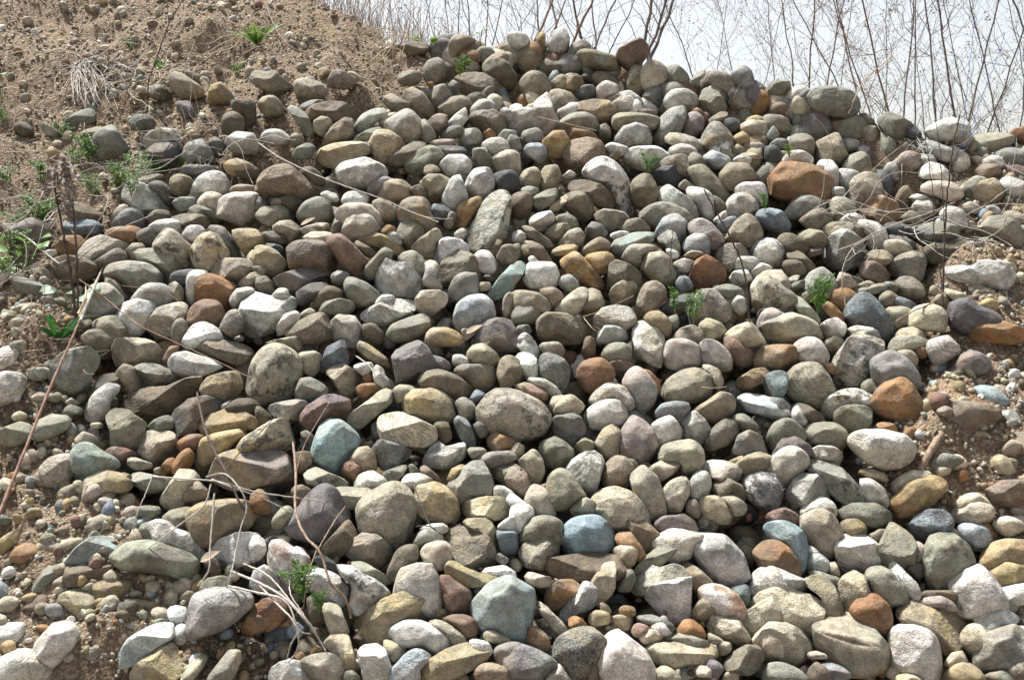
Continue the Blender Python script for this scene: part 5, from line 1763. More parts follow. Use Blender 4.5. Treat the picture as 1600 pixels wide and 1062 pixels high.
# ------------------------------------------------------------------ brush behind the crest
# base place, top place (of the picture), metres behind the crest, thickness, bark, seed heads
BRUSH = [
    (568, 35, 545, -60, .5, 3, 1, 0), (600, 45, 640, -60, .8, 3, 0, 1), (628, 58, 612, -70, .5, 3, 1, 1), (655, 62, 700, -70, .9, 3, 0, 1),
    (680, 64, 655, -60, 1.2, 4, 0, 0), (702, 62, 698, -70, .6, 5, 1, 0), (716, 62, 722, -70, .7, 5, 0, 0), (735, 66, 715, -70, .5, 6, 0, 0),
    (742, 66, 700, -60, 1.0, 4, 0, 1), (758, 68, 755, -70, .8, 6, 1, 0), (770, 68, 800, -60, .6, 6, 0, 0), (782, 70, 730, -40, .9, 4, 0, 0),
    (796, 70, 860, -30, 1.2, 4, 0, 0), (818, 68, 770, -60, 1.4, 4, 0, 1), (834, 66, 886, -40, .5, 8, 1, 0), (842, 66, 838, -60, .9, 5, 0, 0), (856, 66, 902, -60, .7, 5, 1, 0),
    (873, 62, 858, -60, .8, 7, 0, 0), (892, 72, 946, -50, .5, 8, 1, 0), (910, 78, 906, -60, .7, 7, 0, 0), (922, 82, 972, -40, .6, 6, 0, 0),
    (936, 92, 912, -50, 1.0, 5, 1, 0), (945, 95, 1000, -40, .9, 4, 0, 0), (1004, 75, 1014, -60, .5, 9, 0, 0), (1014, 88, 1031, -60, .6, 8, 0, 0),
    (1013, 102, 1072, -50, .5, 9, 0, 0), (1085, 122, 1036, 0, .9, 5, 0, 1), (1118, 125, 1150, -60, 1.6, 4, 0, 1), (1150, 128, 1108, -50, 1.2, 4, 0, 1),
    (1190, 140, 1240, -50, 1.8, 4, 0, 1), (1212, 140, 1188, -50, 1.2, 5, 0, 1), (1242, 145, 1206, -40, .9, 6, 1, 1), (1262, 148, 1272, -60, .8, 7, 1, 1),
    (1289, 152, 1299, -60, .7, 7, 0, 1), (1312, 155, 1330, -60, 1.6, 4, 0, 1), (1326, 158, 1222, -60, .8, 6, 1, 1), (1347, 182, 1312, -60, .6, 7, 1, 1),
    (1364, 188, 1292, -50, .6, 6, 1, 1), (1383, 190, 1380, -60, 1.4, 4, 0, 1), (1392, 190, 1340, -60, .5, 8, 1, 1), (1409, 196, 1413, -60, .6, 7, 0, 1),
    (1430, 204, 1440, -60, .7, 6, 0, 1), (1446, 208, 1408, -50, 1.5, 4, 0, 1), (1463, 200, 1428, -60, .5, 8, 0, 1), (1493, 198, 1453, -60, .5, 9, 0, 1),
    (1506, 212, 1588, -60, .5, 8, 0, 1), (1520, 214, 1478, -60, 1.2, 5, 0, 1), (1538, 216, 1612, -50, .7, 7, 0, 1), (1566, 222, 1500, -50, .8, 6, 0, 1), (1592, 222, 1606, -60, .8, 6, 0, 1),
    (1640, 150, 1556, -30, .6, 9, 0, 1), (1625, 225, 1560, -60, 1.0, 5, 0, 1)]
def nth(n):
    return ("first second third fourth fifth sixth seventh eighth ninth tenth eleventh twelfth thirteenth fourteenth fifteenth sixteenth seventeenth eighteenth "
            "nineteenth twentieth").split()[n - 1]
rank_by_x = sorted(range(len(BRUSH)), key=lambda i: BRUSH[i][0])
for i, (bx, by, tx, ty, behind, thick, brown, seeds) in enumerate(BRUSH):
    rng = np.random.default_rng(300 + i)
    ydep = float(np.interp(bx, CPX, cw[:, 1])) + behind
    b = at_depth(bx, by + 4, ydep); t = at_depth(tx, ty, ydep + rng.uniform(-0.2, 0.3))
    b[2] = min(b[2], float(ground_z(b[0], ydep)) + 0.25) if False else b[2]
    g = float(ground_z(b[0], ydep))
    up = (t - b); up = up / np.linalg.norm(up)
    root = b - up * max(0.05, (b[2] - g + 0.05) / max(up[2], 0.5))
    t = t + up * 0.5
    mid = (b + t) / 2 + np.array([rng.normal(0, .03), rng.normal(0, .04), 0])
    line = curve([root, b, mid, t], 22, 0.004, rng)
    r0 = thick * (0.00115 if 820 < bx < 1080 else 0.00072)
    st = Strands(); st.tube(line, np.linspace(r0 * 1.1, r0 * 0.4, len(line)), 6)
    e = bpy.data.objects.new("brush_shrub", None); e.location = root; col.objects.link(e)
    tw = Strands(); sd_ = Strands()
    L = np.linalg.norm(t - b)
    dense = 17 if seeds else 8
    for k in range(dense):
        u = rng.uniform(0.22, 0.97); p = line[int(u * (len(line) - 1))]
        a = rng.uniform(-1, 1); out = np.array([math.copysign(rng.uniform(0.2, 0.75), a), rng.normal(0, 0.4), rng.uniform(0.35, 1.3)])
        out /= np.linalg.norm(out); ln_ = rng.uniform(0.18, 0.55) * (1.15 - 0.5 * u)
        q = p + out * ln_ + np.array([0, 0, rng.uniform(-0.1, 0.1)])
        side = curve([p, (p + q) / 2 + rng.normal(0, .03, 3), q], 9, 0.006, rng)
        tw.tube(side, np.linspace(r0 * 0.38, 0.0008, 9), 3)
        for _ in range(rng.integers(3, 8)):
            pp = side[rng.integers(2, 9)]
            o2 = out * 0.5 + rng.normal(0, 0.55, 3) + np.array([0, 0, 0.25]); o2 /= np.linalg.norm(o2)
            qq = pp + o2 * rng.uniform(0.06, 0.24)
            tw.tube(curve([pp, (pp + qq) / 2 + rng.normal(0, .012, 3), qq], 5), np.linspace(0.0009, 0.0004, 5), 3)
            if seeds and rng.uniform() < 0.5:
                for _ in range(rng.integers(1, 4)):
                    sd_.blob(qq + rng.normal(0, 0.012, 3), rng.uniform(0.0022, 0.005), rng)
    for nm, S, M in (("stem", st, M_BRUSH2 if brown else M_BRUSH), ("twigs", tw, M_BRUSH2 if brown else M_BRUSH), ("seed_heads", sd_, M_SEED)):
        if not S.v: continue
        S.v = [v - root for v in S.v]
        o_ = link(nm, S.mesh(nm), M, parent=e)
        if nm != 'stem': o_['kind'] = 'stuff'
    pos = rank_by_x.index(i) + 1
    side_, n_ = ("left", pos) if pos <= len(BRUSH) / 2 else ("right", len(BRUSH) - pos + 1)
    if n_ <= 20: place = f"{nth(n_)} along the crest from the {side_}"
    else: place = f"{'just left of' if bx < 1010 else 'just right of'} mid crest, {nth(n_ - 20)} inward"
    lean = "leaning right" if tx - bx > 18 else "leaning left" if tx - bx < -18 else "upright"
    e["label"] = f"{'brown' if brown else 'dark'} {'thick' if thick > 6 else 'thin'} {lean} bare {'seedy ' if seeds else ''}shrub stem, {place}"
    e["category"] = "shrub"; e["group"] = "bare shrubs behind the crest"

# low haze of dry grass along the crest
rng = np.random.default_rng(77)
dg = Strands()
for _ in range(700):
    px = rng.choice([rng.uniform(470, 830), rng.uniform(1150, 1600), rng.uniform(480, 720), rng.uniform(480, 660)])
    ydep = float(np.interp(px, CPX, cw[:, 1])) + rng.uniform(0.0, 0.7)
    x = at_depth(px, 50, ydep)[0]
    p = np.array([x, ydep, float(ground_z(x, ydep)) - 0.01])
    h = rng.uniform(0.06, 0.22) * (1.6 if px < 830 else 1.0)
    q = p + np.array([rng.normal(0, 0.09), rng.normal(0, 0.05), h])
    dg.tube(curve([p, p + (q - p) * 0.55 + np.array([rng.normal(0, .02), 0, h * .15]), q], 6), np.linspace(0.0016, 0.0007, 6), 3)
link("dry_grass", dg.mesh("dry_grass"), M_BROWN, kind="stuff", label="wispy dry grass along the top of the bank", category="dry grass")

# ------------------------------------------------------------------ dead roots and stalks on the left bank
def tangle(name, label, seed, starts, length, mat, n, spread, thick=0.0022, fall=(0, 0, -1)):
    rng = np.random.default_rng(seed); S = Strands()
    for _ in range(n):
        px, py = starts[rng.integers(len(starts))]
        p = at(px + rng.normal(0, spread), py + rng.normal(0, spread * 0.5), 0.04)
        d = np.array([rng.normal(fall[0], 0.45), -0.55 + rng.normal(0, .25), fall[2] * 0.75 + rng.normal(0, 0.25)]); d /= np.linalg.norm(d)
        ln_ = length * 1.35 * rng.uniform(0.4, 1.2)
        pts = [p]
        for k in range(5):
            d = d + rng.normal(0, 0.28, 3); d /= np.linalg.norm(d)
            q = pts[-1] + d * ln_ / 5
            q[2] = max(q[2], float(ground_z(q[0], q[1])) + 0.012)
            pts.append(q)
        S.tube(curve(pts, 14), np.linspace(thick, thick * 0.5, 14) * rng.uniform(0.9, 1.7), 4)
        if rng.uniform() < 0.5:
            q = pts[3] + rng.normal(0, 0.06, 3); q[2] = max(q[2], float(ground_z(q[0], q[1])) + 0.01)
            S.tube(curve([pts[2], (pts[2] + q) / 2, q], 6), thick * 0.4, 3)
    link(name, S.mesh(name), mat, kind="stuff", label=label, category="dry roots")
rng = np.random.default_rng(8); S = Strands()
for _ in range(26):
    a = (rng.uniform(112, 150), rng.uniform(82, 104)); b_ = (rng.uniform(108, 205), rng.uniform(138, 182))
    m1 = (a[0] * .6 + b_[0] * .4 + rng.normal(0, 7), a[1] * .6 + b_[1] * .4 - rng.uniform(0, 12)); m2 = (a[0] * .25 + b_[0] * .75 + rng.normal(0, 6), a[1] * .25 + b_[1] * .75 + rng.normal(0, 4))
    S.tube(curve([at(*a, .02), at(*m1, .09), at(*m2, .10), at(*b_, .03)], 16, 0.002, rng), np.linspace(0.0028, 0.0014, 16) * rng.uniform(.7, 1.2), 4)
link("dry_roots", S.mesh("dry_roots"), M_PALE, kind="stuff", label="fan of long bleached roots hanging down the bank", category="dry roots")
tangle("dry_roots", "pale dry roots hanging from the bare bank", 1, [(118, 88), (125, 95), (150, 92), (165, 95), (180, 100)], 0.34, M_PALE, 46, 9, 0.0026, (0.35, 0, -1))
tangle("dry_roots", "straggly dry stalks on the bank below the roots", 2, [(200, 80), (235, 95), (250, 110), (205, 120), (120, 175), (60, 240)], 0.30, M_STRAW, 46, 25, 0.0018, (0.2, 0, -.5))
tangle("dry_roots", "dry stalks tangled around the left edge stones", 3, [(60, 300), (40, 340), (95, 330), (20, 370), (180, 275), (160, 300), (330, 245), (280, 210), (300, 240), (350, 225)], 0.30, M_PALE, 64, 22, 0.0017, (0.1, 0, -.3))
tangle("dry_roots", "dry grass stalks under the leafy weeds at the top", 4, [(385, 60), (420, 55), (470, 45), (500, 50), (440, 70), (590, 55), (610, 60), (620, 45)], 0.26, M_STRAW, 60, 16, 0.0017, (-0.1, 0, -.6))
tangle("dry_roots", "pale tangled stalks over the stones at right", 5, [(1330, 345), (1420, 350), (1480, 345), (1540, 360), (1360, 390), (1560, 330), (1300, 330), (1440, 230), (1500, 240)], 0.34, M_PALE, 44, 22, 0.0015, (0.3, 0, -.1))
tangle("dry_roots", "fine dark rootlets round the foot of the left weeds", 6, [(110, 500), (60, 520), (95, 540), (30, 500), (130, 560)], 0.22, M_BROWN, 40, 18, 0.0015, (-0.2, 0, -.4))

rng = np.random.default_rng(91); S = Strands()
for _ in range(900):
    x, y = rng.uniform(-3.6, 0.2), rng.uniform(3.0, 7.6)
    if y > crest_y(x) or inside(PILE, np.array([x]), np.array([y]))[0]: continue
    a = rng.uniform(0, 6.28); l = rng.uniform(0.015, 0.06); k = np.array([math.cos(a), math.sin(a)]) * l
    pts = [(x + k[0] * t, y + k[1] * t, float(ground_z(x + k[0] * t, y + k[1] * t)) + rng.uniform(0.006, 0.02)) for t in (-1, 0, 1)]
    S.tube(curve(pts, 5), rng.uniform(0.0008, 0.0022), 3)
link("litter", S.mesh("litter"), M_BROWN, kind="stuff", label="broken bits of dry stalk littering the bank", category="litter")

# ------------------------------------------------------------------ single twigs and sticks
def twig(name, label, runs, mat, near=0.13, jit=0.0004, sides=6, ups=None):
    """runs: list of (way points with picture places, start radius mm, end radius mm)"""
    rng = np.random.default_rng(len(label) * 7 + int(runs[0][0][0][0]))
    S = Strands()
    for pts, ra, rb in runs:
        W = [at(p[0], p[1], p[2] if len(p) > 2 else near) for p in pts]
        n = 8 * len(W)
        rad = np.linspace(ra, rb, n) * 0.00085 * (1 + 0.10 * np.abs(rng.normal(size=n)))
        S.tube(curve(W, n, jit, rng), rad, sides)
    c = S.v[0][0].copy()
    S.v = [v - c for v in S.v]
    return link(name, S.mesh(name), mat, c, label=label, category="twig")

stick = twig("broken_stick", "long reddish stick with splintered pale top propped at the left edge",
             [([(-6, 815, .10), (40, 700, .14), (85, 590, .20), (112, 530, .24), (128, 492, .27)], 6.0, 4.8)], M_RED)
for k, (dx, dy, ln0) in enumerate([(160, 418, 11), (152, 432, 8), (134, 444, 6)]):
    S = Strands(); b0 = at(126 - 2 * k, 500 - 5 * k, .27); q = at(dx, dy, .30)
    S.tube(curve([b0, (b0 + q) / 2 + np.array([0.006 * k, 0, 0]), q], 8), np.array([5, 5.5, 6, 6, 5.5, 4.5, 3, 0.8]) * 0.001 * (0.8 + .2 * (k == 0)), 5)
    S.v = [v - np.array(stick.location) for v in S.v]
    link("splinter", S.mesh("splinter"), M_STRAW if k else M_PALE, parent=stick)
twig("twig", "thin reddish twig running down from the splintered stick", [([(122, 436, .28), (160, 462, .22), (212, 505, .18), (268, 532, .16), (330, 560, .14), (392, 590, .12)], 3.2, 1.6)], M_RED)
twig("twig", "pale grey stick slanting across the left edge", [([(2, 348), (40, 370), (70, 395), (92, 412)], 5, 4), ([(92, 412), (120, 398), (170, 365), (240, 335)], 3, 1.6)], M_PALE)
twig("twig", "pale twig lying at the left edge above the round leaves", [([(0, 445), (40, 420), (75, 405)], 4.5, 2.5)], M_PALE)
twig("twig", "pale forked dead branch drooping over the ochre stone", [
    ([(238, 744, .2), (290, 748, .24), (340, 752, .26), (400, 768, .22), (470, 778, .16), (505, 782, .1)], 3.0, 1.8),
    ([(330, 748, .26), (355, 758, .26), (410, 778, .2), (455, 800, .12)], 2.6, 1.4),
    ([(322, 745, .26), (350, 740, .27), (372, 760, .26), (385, 790, .22), (375, 830, .18), (360, 900, .14), (350, 925, .1)], 3.0, 2.0),
    ([(335, 770, .26), (332, 810, .22), (328, 860, .18), (326, 890, .16), (310, 915, .1)], 3.2, 2.2),
    ([(330, 755, .26), (318, 790, .22), (280, 820, .18), (240, 850, .14), (196, 882, .1)], 2.8, 1.8),
    ([(238, 744, .2), (228, 770, .18), (215, 800, .16), (208, 830, .12)], 2.2, 1.4)], M_PALE)
twig("twig", "dark bent stalk rising behind the pale forked branch", [([(308, 612, .14), (315, 650, .2), (330, 695, .24), (352, 735, .26), (372, 780, .24), (385, 800, .2)], 4.5, 3.5), ([(352, 735, .26), (380, 700, .24), (402, 680, .2), (440, 640, .16)], 2.4, 1.2)], M_DARK)
twig("twig", "bleached white branches fanned beside the brick-red block", [
    ([(360, 892, .12), (400, 908, .16), (440, 930, .2), (470, 960, .2), (490, 985, .16), (508, 1015, .12)], 4.2, 2.4),
    ([(355, 915, .12), (400, 925, .16), (445, 938, .2), (462, 975, .18), (466, 1010, .14), (450, 1035, .1)], 4.0, 2.2),
    ([(400, 908, .16), (430, 940, .18), (452, 962, .2), (468, 985, .18), (485, 990, .14)], 3.4, 2.0),
    ([(380, 880, .1), (420, 900, .16), (455, 940, .2), (485, 975, .18), (512, 1022, .1)], 2.8, 1.6),
    ([(468, 985, .18), (455, 1005, .14), (448, 1030, .08)], 2.6, 1.4), ([(452, 905, .14), (455, 930, .18), (475, 960, .18)], 2.2, 1.6)], M_PALE)
twig("twig", "brown weed stalk curving in front of the purple boulder", [
    ([(458, 690, .16), (462, 740, .2), (462, 800, .24), (478, 838, .26), (497, 858, .28), (508, 885, .26), (518, 912, .24), (540, 935, .2), (548, 965, .14)], 4.6, 3.4),
    ([(497, 858, .28), (510, 835, .28), (524, 812, .26), (540, 790, .2)], 2.8, 1.5), ([(495, 858, .28), (484, 890, .26), (478, 920, .22), (474, 950, .14)], 2.6, 1.4),
    ([(462, 740, .2), (478, 690, .22), (520, 620, .2)], 2.0, 1.0)], M_BROWN)
twig("twig", "long bleached straw-thin stick across the upper stones", [([(402, 222), (440, 248), (505, 278), (560, 298), (600, 312), (640, 330), (685, 347)], 3.6, 2.6), ([(660, 338), (690, 342), (708, 341)], 2, 1.2)], M_PALE)
twig("twig", "thin twig across the stones below the tall pale spike", [([(840, 183, .1), (880, 192, .12), (932, 204, .12)], 2.2, 1.4)], M_PALE)
twig("twig", "bleached splinter propped between blue slate and lilac pyramid", [([(556, 556, .1), (575, 570, .14), (588, 588, .14), (600, 606, .1)], 2.6, 1.8)], M_PALE)
twig("twig", "bent brown twig beside the dark purple stone", [([(1400, 502, .12), (1425, 487, .14), (1450, 476, .14), (1466, 466, .14), (1475, 455, .12)], 3.6, 2.6)], M_BROWN)
twig("twig", "short dark twig leaning on the teal drum-shaped stone", [([(545, 432 + 40, .1), (570, 466, .12), (600, 462, .1)], 1.8, 1.2)], M_DARK)
twig("twig", "thin dark twig arching over the big pale green stone", [([(645, 752, .12), (655, 780, .18), (672, 820, .18), (690, 834, .14)], 2.6, 1.6), ([(650, 822, .14), (672, 822, .18), (690, 836, .12)], 2.2, 1.4)], M_DARK)
twig("stick", "short thick brown stick lying on the gravel at mid right", [([(1437, 735, .05), (1452, 708, .07), (1472, 676, .08)], 12, 15)], M_BROWN, sides=8)
twig("twig", "fine straw on the stones below the cream upright slab", [([(1095, 604, .1), (1115, 606, .12), (1135, 604, .1)], 1.4, 1.0)], M_STRAW)
twig("twig", "pale straw caught over the big dimpled tan stone", [([(910, 495, .1), (940, 485, .12), (990, 462, .12)], 1.6, 0.9), ([(912, 496, .1), (925, 512, .12), (938, 520, .1)], 1.8, 1.2)], M_STRAW)
twig("twig", "thin dark line of vine over the maroon and brown stones at left", [([(190, 446, .12), (260, 458, .14), (300, 490, .14)], 1.5, 0.9)], M_BROWN)
twig("twig", "curved brown stem reaching down into the bank at the top", [([(412, 0, .1), (424, 30, .12), (440, 60, .12), (460, 76, .1), (486, 86, .04)], 4.2, 2.8), ([(430, 40, .12), (450, 15, .14), (462, -8, .14)], 2, 1)], M_BROWN)

def stalk(name, label, foot, runs, mat, heads=None, cat="weed stalk"):
    """an upright dead stalk: foot on the ground, everything else at the foot's depth"""
    rng = np.random.default_rng(int(foot[0] * 3 + foot[1])); S = Strands()
    p, d = locate(*foot); yd = p[1] - 0.10
    e = bpy.data.objects.new(name, None); e.location = p; col.objects.link(e)
    for pts, ra, rb in runs:
        W = [at_depth(a, b, yd + (c[0] if c else 0)) for a, b, *c in pts]
        if abs(pts[0][0] - foot[0]) + abs(pts[0][1] - foot[1]) < 3: W[0] = W[0] - np.array([0, 0, .05])
        n = 8 * len(W)
        S.tube(curve(W, n, 0.0012, rng), np.linspace(ra, rb, n) * 0.001, 5)
    S.v = [v - p for v in S.v]; link("stem", S.mesh("stem"), mat, parent=e)
    if heads:
        H = Strands()
        for hx, hy, rx, ry, n in heads:
            for _ in range(n):
                c = at_depth(hx + rng.normal(0, rx), hy + rng.normal(0, ry), yd + rng.normal(0, .02))
                q = c + rng.normal(0, 0.012, 3)
                H.leaf(c, q + rng.normal(0, .008, 3), rng.uniform(.003, .009), 0.2, segs=2)
        H.v = [v - p for v in H.v]; link("seed_head", H.mesh("seed_head"), M_SEED, parent=e)
    e["label"] = label; e["category"] = cat
    return e
stalk("dead_weed", "dark dead weed with shaggy grey seed head at the left", (122, 510), [
    ([(122, 510), (112, 440), (102, 380), (92, 330), (86, 290), (84, 262)], 5.5, 3.5), ([(122, 500), (121, 430), (118, 370), (114, 320), (110, 280), (106, 255)], 4.5, 3.0),
    ([(104, 390), (70, 350), (30, 330), (5, 318)], 2.2, 1.0), ([(114, 440), (60, 438), (10, 436)], 2.0, 1.0), ([(110, 420), (135, 395), (170, 372)], 2.0, 1.0)],
    M_DARK, [(106, 292, 4, 20, 120), (82, 272, 5, 12, 50), (100, 262, 9, 10, 50), (108, 330, 3, 10, 30)])
stalk("dead_weed", "dark thin dead stem at the far left edge", (30, 430), [([(30, 430), (20, 390), (14, 360)], 2.6, 2), ([(30, 430), (26, 400), (12, 372), (0, 350)], 2.2, 1.2)], M_DARK)
stalk("dead_weed", "tall thin dark sapling stem on the bare bank", (228, 166), [([(228, 166), (232, 130), (240, 105), (252, 70), (264, 38), (280, 10), (296, -20)], 3.6, 2.4), ([(264, 38), (262, 20), (258, -20)], 2.4, 1.6), ([(240, 105), (275, 60), (300, 20), (312, -15)], 2.4, 1.3)], M_DARK)
stalk("dead_weed", "thin grey stem standing on the bank beside the sapling", (318, 105), [([(318, 105), (316, 70), (315, 40), (312, 20)], 1.6, 1.0)], M_BROWN)
stalk("dead_weed", "tall forked dark stalk standing at the right by the gravel", (1474, 462), [([(1474, 462), (1475, 400), (1478, 330), (1484, 270), (1490, 225), (1500, 180)], 4.0, 2.4), ([(1474, 455), (1462, 380), (1458, 310), (1450, 240), (1440, 180)], 2.4, 1.2), ([(1476, 380), (1473, 300), (1468, 230), (1462, 190)], 2.0, 1.1), ([(1484, 270), (1500, 230), (1515, 190), (1530, 150)], 2.0, 1.0)], M_DARK)
stalk("dead_weed", "thin dark stalk leaning left over the white ridged stones", (1172, 498), [([(1172, 498), (1168, 455), (1160, 415), (1146, 380), (1130, 350), (1112, 318), (1100, 296)], 4.0, 2.6)], M_DARK)
stalk("dead_weed", "short dark stalk in front of the smooth grey-tan egg", (1047, 405), [([(1047, 405), (1049, 385), (1052, 360)], 2.4, 1.6)], M_DARK)
stalk("dead_weed", "pale forked dry stalk before the chipped pale stone", (1325, 472), [([(1325, 472), (1316, 440), (1320, 410), (1335, 385), (1360, 372), (1385, 360)], 2.6, 1.2), ([(1318, 425), (1350, 440), (1352, 455)], 1.6, 1.0), ([(1320, 410), (1345, 392), (1365, 395), (1370, 385)], 1.6, 1)], M_PALE)
stalk("straw", "pale straw cane leaning right above the crest boulder", (1326, 160), [([(1326, 160), (1345, 135), (1365, 112), (1395, 87)], 3.6, 2.6)], M_STRAW)
stalk("blue_twine", "thin blue twine rising to the right of the forked stalk", (1504, 216), [([(1504, 216), (1508, 170), (1514, 110), (1520, 55), (1523, 20)], 1.3, 1.0)], M_BLUE, cat="twine")
stalk("blue_twine", "thin blue twine slanting up to the right above the stones", (1510, 214), [([(1510, 214), (1528, 170), (1545, 125), (1562, 80), (1570, 50)], 1.3, 1.0)], M_BLUE, cat="twine")

# ------------------------------------------------------------------ green plants
def plant(label, foot, kind, size, seed, mat, lean=(0, 0), n=10):
    rng = np.random.default_rng(seed)
    if kind == 'fern': size *= 0.68
    p, d = locate(*foot)
    inp = bool(inside(PILE, np.array([p[0]]), np.array([p[1]]))[0])
    p = p - d * (0.09 if inp else 0.0)
    if not inp: p[2] = float(ground_z(p[0], p[1]))
    e = bpy.data.objects.new("green_weed", None); e.location = p; col.objects.link(e)
    if kind == 'blade':                                   # rosette of long narrow leaves
        for k in range(n):
            a = rng.uniform(0, 6.28); q = rng.uniform(0.25, 0.9)
            tip = np.array([math.cos(a) * q + lean[0], math.sin(a) * q * 0.7 - 0.1, rng.uniform(0.6, 1.0) + lean[1]]) * size * rng.uniform(0.6, 1.1)
            S = Strands(); S.leaf((0, 0, -0.01), tip, size * rng.uniform(0.05, 0.085), 0.35, segs=8)
            link("leaf", S.mesh("leaf"), mat, parent=e)
    elif kind == 'round':                                 # stalks carrying broad leaves
        st = Strands()
        for k in range(n):
            a = rng.uniform(0, 6.28); q = rng.uniform(0.2, 0.9)
            tip = np.array([math.cos(a) * q + lean[0], math.sin(a) * q * 0.6, rng.uniform(0.4, 1.1) + lean[1]]) * size
            st.tube(curve([(0, 0, -0.02), tip * 0.6 + np.array([0, 0, 0.02]), tip], 6), 0.0014, 4)
            o = np.array([math.cos(a), -0.5, rng.uniform(-.2, .5)]); o /= np.linalg.norm(o)
            S = Strands(); S.leaf(tip, tip + o * size * rng.uniform(0.32, 0.5), size * rng.uniform(0.14, 0.22), 0.2, 0.15, 7, 0.8)
            link("leaf", S.mesh("leaf"), mat, parent=e)
        link("stem", st.mesh("stem"), mat, parent=e)
    else:                                                 # ferny: divided leaves
        st, lf = Strands(), Strands()
        for k in range(n):
            a = rng.uniform(0, 6.28); q = rng.uniform(0.15, 0.8)
            tip = np.array([math.cos(a) * q + lean[0], math.sin(a) * q * 0.6 - .1, rng.uniform(0.5, 1.1) + lean[1]]) * size
            ax = curve([(0, 0, -0.02), tip * 0.55 + np.array([0, 0, size * 0.12]), tip], 10)
            st.tube(ax, np.linspace(0.0016, 0.0007, 10), 4)
            for i in range(2, 10):
                for sgn in (-1, 1):
                    o = np.array([sgn * rng.uniform(.5, 1), rng.normal(0, .4), rng.uniform(.1, .8)]); o /= np.linalg.norm(o)
                    l2 = size * 0.30 * (1.1 - i / 12)
                    b0 = ax[i]; tip2 = b0 + o * l2
                    st.tube([b0, tip2], 0.0006, 3)
                    for t in (0.35, 0.6, 0.8, 1.0):
                        for _ in range(2):
                            o2 = o + rng.normal(0, .6, 3); o2 /= np.linalg.norm(o2)
                            c = b0 + (tip2 - b0) * t
                            lf.leaf(c, c + o2 * size * rng.uniform(.07, .12), size * 0.022, 0.1, segs=2)
        link("stem", st.mesh("stem"), mat, parent=e)
        link("leaves", lf.mesh("leaves"), mat, parent=e)
    e["label"] = label; e["category"] = "weed"; e["group"] = "green weeds"
plant("tuft of broad green blades on the bank at top left", (402, 62), 'blade', 0.17, 1, M_GREEN, (0, 0.1), 16)
plant("small grassy green tuft beside the dark sapling stem", (252, 105), 'blade', 0.10, 2, M_GREEN, n=10)
plant("low green sprig on the bank left of the sapling", (205, 78), 'fern', 0.09, 3, M_GREEN, (-.4, -.2), 5)
plant("pale green seedling on the bank right of the sapling", (370, 105), 'fern', 0.08, 4, M_GREEN, n=5)
plant("bright green leaf plant at the far left edge near the top", (4, 165), 'round', 0.13, 5, M_GREEN, (0, 0.2), 6)
plant("small green weed below the bright leaf at far left", (6, 195), 'fern', 0.10, 6, M_GREEN, n=4)
plant("ferny green weed in front of the smooth grey wedge", (138, 238), 'fern', 0.15, 7, M_FERN, (0, .1), 7)
plant("ferny weed left of the knobbly white stone", (182, 276), 'fern', 0.14, 8, M_FERN, (.1, .1), 7)
plant("leafy green weed beside the knobbly white stone", (218, 265), 'fern', 0.16, 9, M_FERN, (.1, .3), 6)
plant("small green weed right of the knobbly white stone", (283, 245), 'fern', 0.09, 10, M_GREEN, n=4)
plant("ferny green weed in front of the pale yellow slab", (437, 232), 'fern', 0.10, 11, M_FERN, (.2, 0), 6)
plant("spreading ferny weed at left beside the shaggy dead weed", (60, 322), 'fern', 0.16, 12, M_FERN, (0, 0), 9)
plant("ferny weed at far left edge below the bank", (10, 292), 'fern', 0.10, 13, M_FERN, n=5)
plant("round-leaved green weed at the left edge", (42, 425), 'round', 0.12, 14, M_FERN, (0, .1), 8)
plant("low green weed at the far left edge below round leaves", (8, 460), 'fern', 0.12, 15, M_GREEN, n=7)
plant("long dark green upright leaves beside the layered grey slab", (92, 545), 'blade', 0.17, 16, M_DEEP, (0, .1), 12)
plant("broad green leaves at the foot of the splintered stick", (100, 500), 'round', 0.11, 17, M_DEEP, (.1, 0), 6)
plant("small green weed among stones right of the dead weed", (137, 370), 'fern', 0.10, 18, M_FERN, n=5)
plant("row of small green leaves on the crest at top", (668, 68), 'round', 0.10, 19, M_GREEN, (.2, 0), 9)
plant("small green weed beside the big dark brown boulder", (718, 112), 'fern', 0.10, 20, M_GREEN, (.2, 0), 6)
plant("green sprig at the foot of the pointed crest stone", (856, 85), 'fern', 0.10, 21, M_GREEN, n=5)
plant("ferny green sprig on the speckled stone in the upper middle", (1013, 264), 'fern', 0.09, 22, M_FERN, (0, 0), 7)
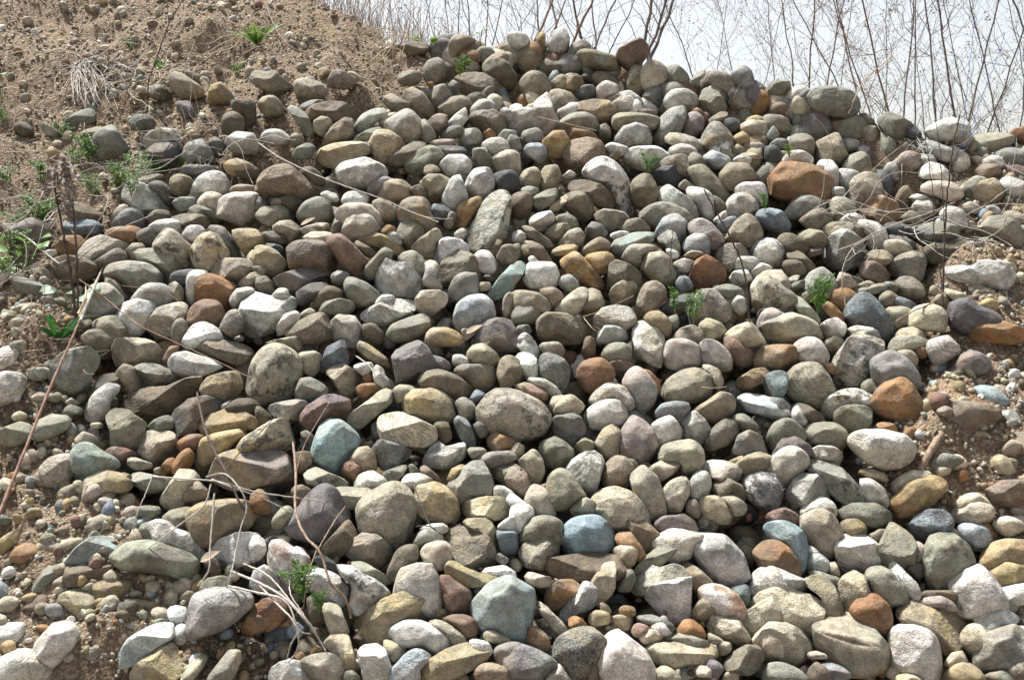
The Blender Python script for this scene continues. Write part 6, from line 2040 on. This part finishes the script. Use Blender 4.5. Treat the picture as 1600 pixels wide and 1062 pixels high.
plant("small sprig on the stone just above the orange boulder", (1234, 240), 'fern', 0.06, 23, M_GREEN, n=4)
plant("green sprig beside the orange boulder", (1196, 322), 'fern', 0.08, 24, M_FERN, n=4)
plant("tiny green shoot left of the speckled grey dome", (1055, 480), 'fern', 0.09, 25, M_FERN, (-.2, .2), 4)
plant("green ferny shoot growing over the speckled grey dome", (1084, 498), 'fern', 0.11, 26, M_FERN, (0, .4), 5)
plant("bushy bright green fern at the right of the pile", (1278, 482), 'fern', 0.13, 27, M_FERN, (0, .3), 9)
plant("green ferny weed between brick-red block and white stone", (474, 930), 'fern', 0.12, 28, M_FERN, (0, .2), 7)
plant("green shoot under the white stone at lower left", (498, 945), 'fern', 0.07, 29, M_FERN, n=4)
plant("tiny green shoot by the split dark brown stone", (1446, 420), 'blade', 0.06, 30, M_GREEN, n=4)
plant("small green leaf sprig on the crest left of the grey stone", (750, 66), 'round', 0.06, 31, M_GREEN, n=3)

for k, (px, py, sz, lab) in enumerate([(100, 215, .10, "faint ferny seedling above the spreading left weed"), (118, 250, .11, "green seedling left of the smooth grey wedge"), (70, 275, .12, "green ferny seedling above the left dead weed"),
                                       (150, 285, .12, "green sprig below the ferny weed by the grey wedge"), (205, 300, .11, "green sprig just below the knobbly white stone"), (30, 340, .13, "ferny weed at the left edge by the brown boulder"),
                                       (245, 255, .12, "leafy sprig in front of the knobbly white stone"), (20, 395, .14, "leafy green weed at the far left above round leaves")]):
    plant(lab, (px, py), 'fern', sz, 60 + k, M_GREEN if k % 2 else M_FERN, (0, 0), 7)

# dry curled leaves on the stones
for px, py, lab in ((482, 352, "curled dry pale leaf on the stones in the upper left"), (330, 875, "dry brown leaf by the long rough white stone"), (742, 520, "crumpled pink-brown leaf below the pale blue stone")):
    p = at(px, py, 0.10); S = Strands()
    S.leaf((-.03, 0, 0), (.03, -.01, .012), 0.018, -0.3, 0.5, 8, 0.8)
    link("dry_leaf", S.mesh("dry_leaf"), M_DEADLEAF, p, label=lab, category="leaf")
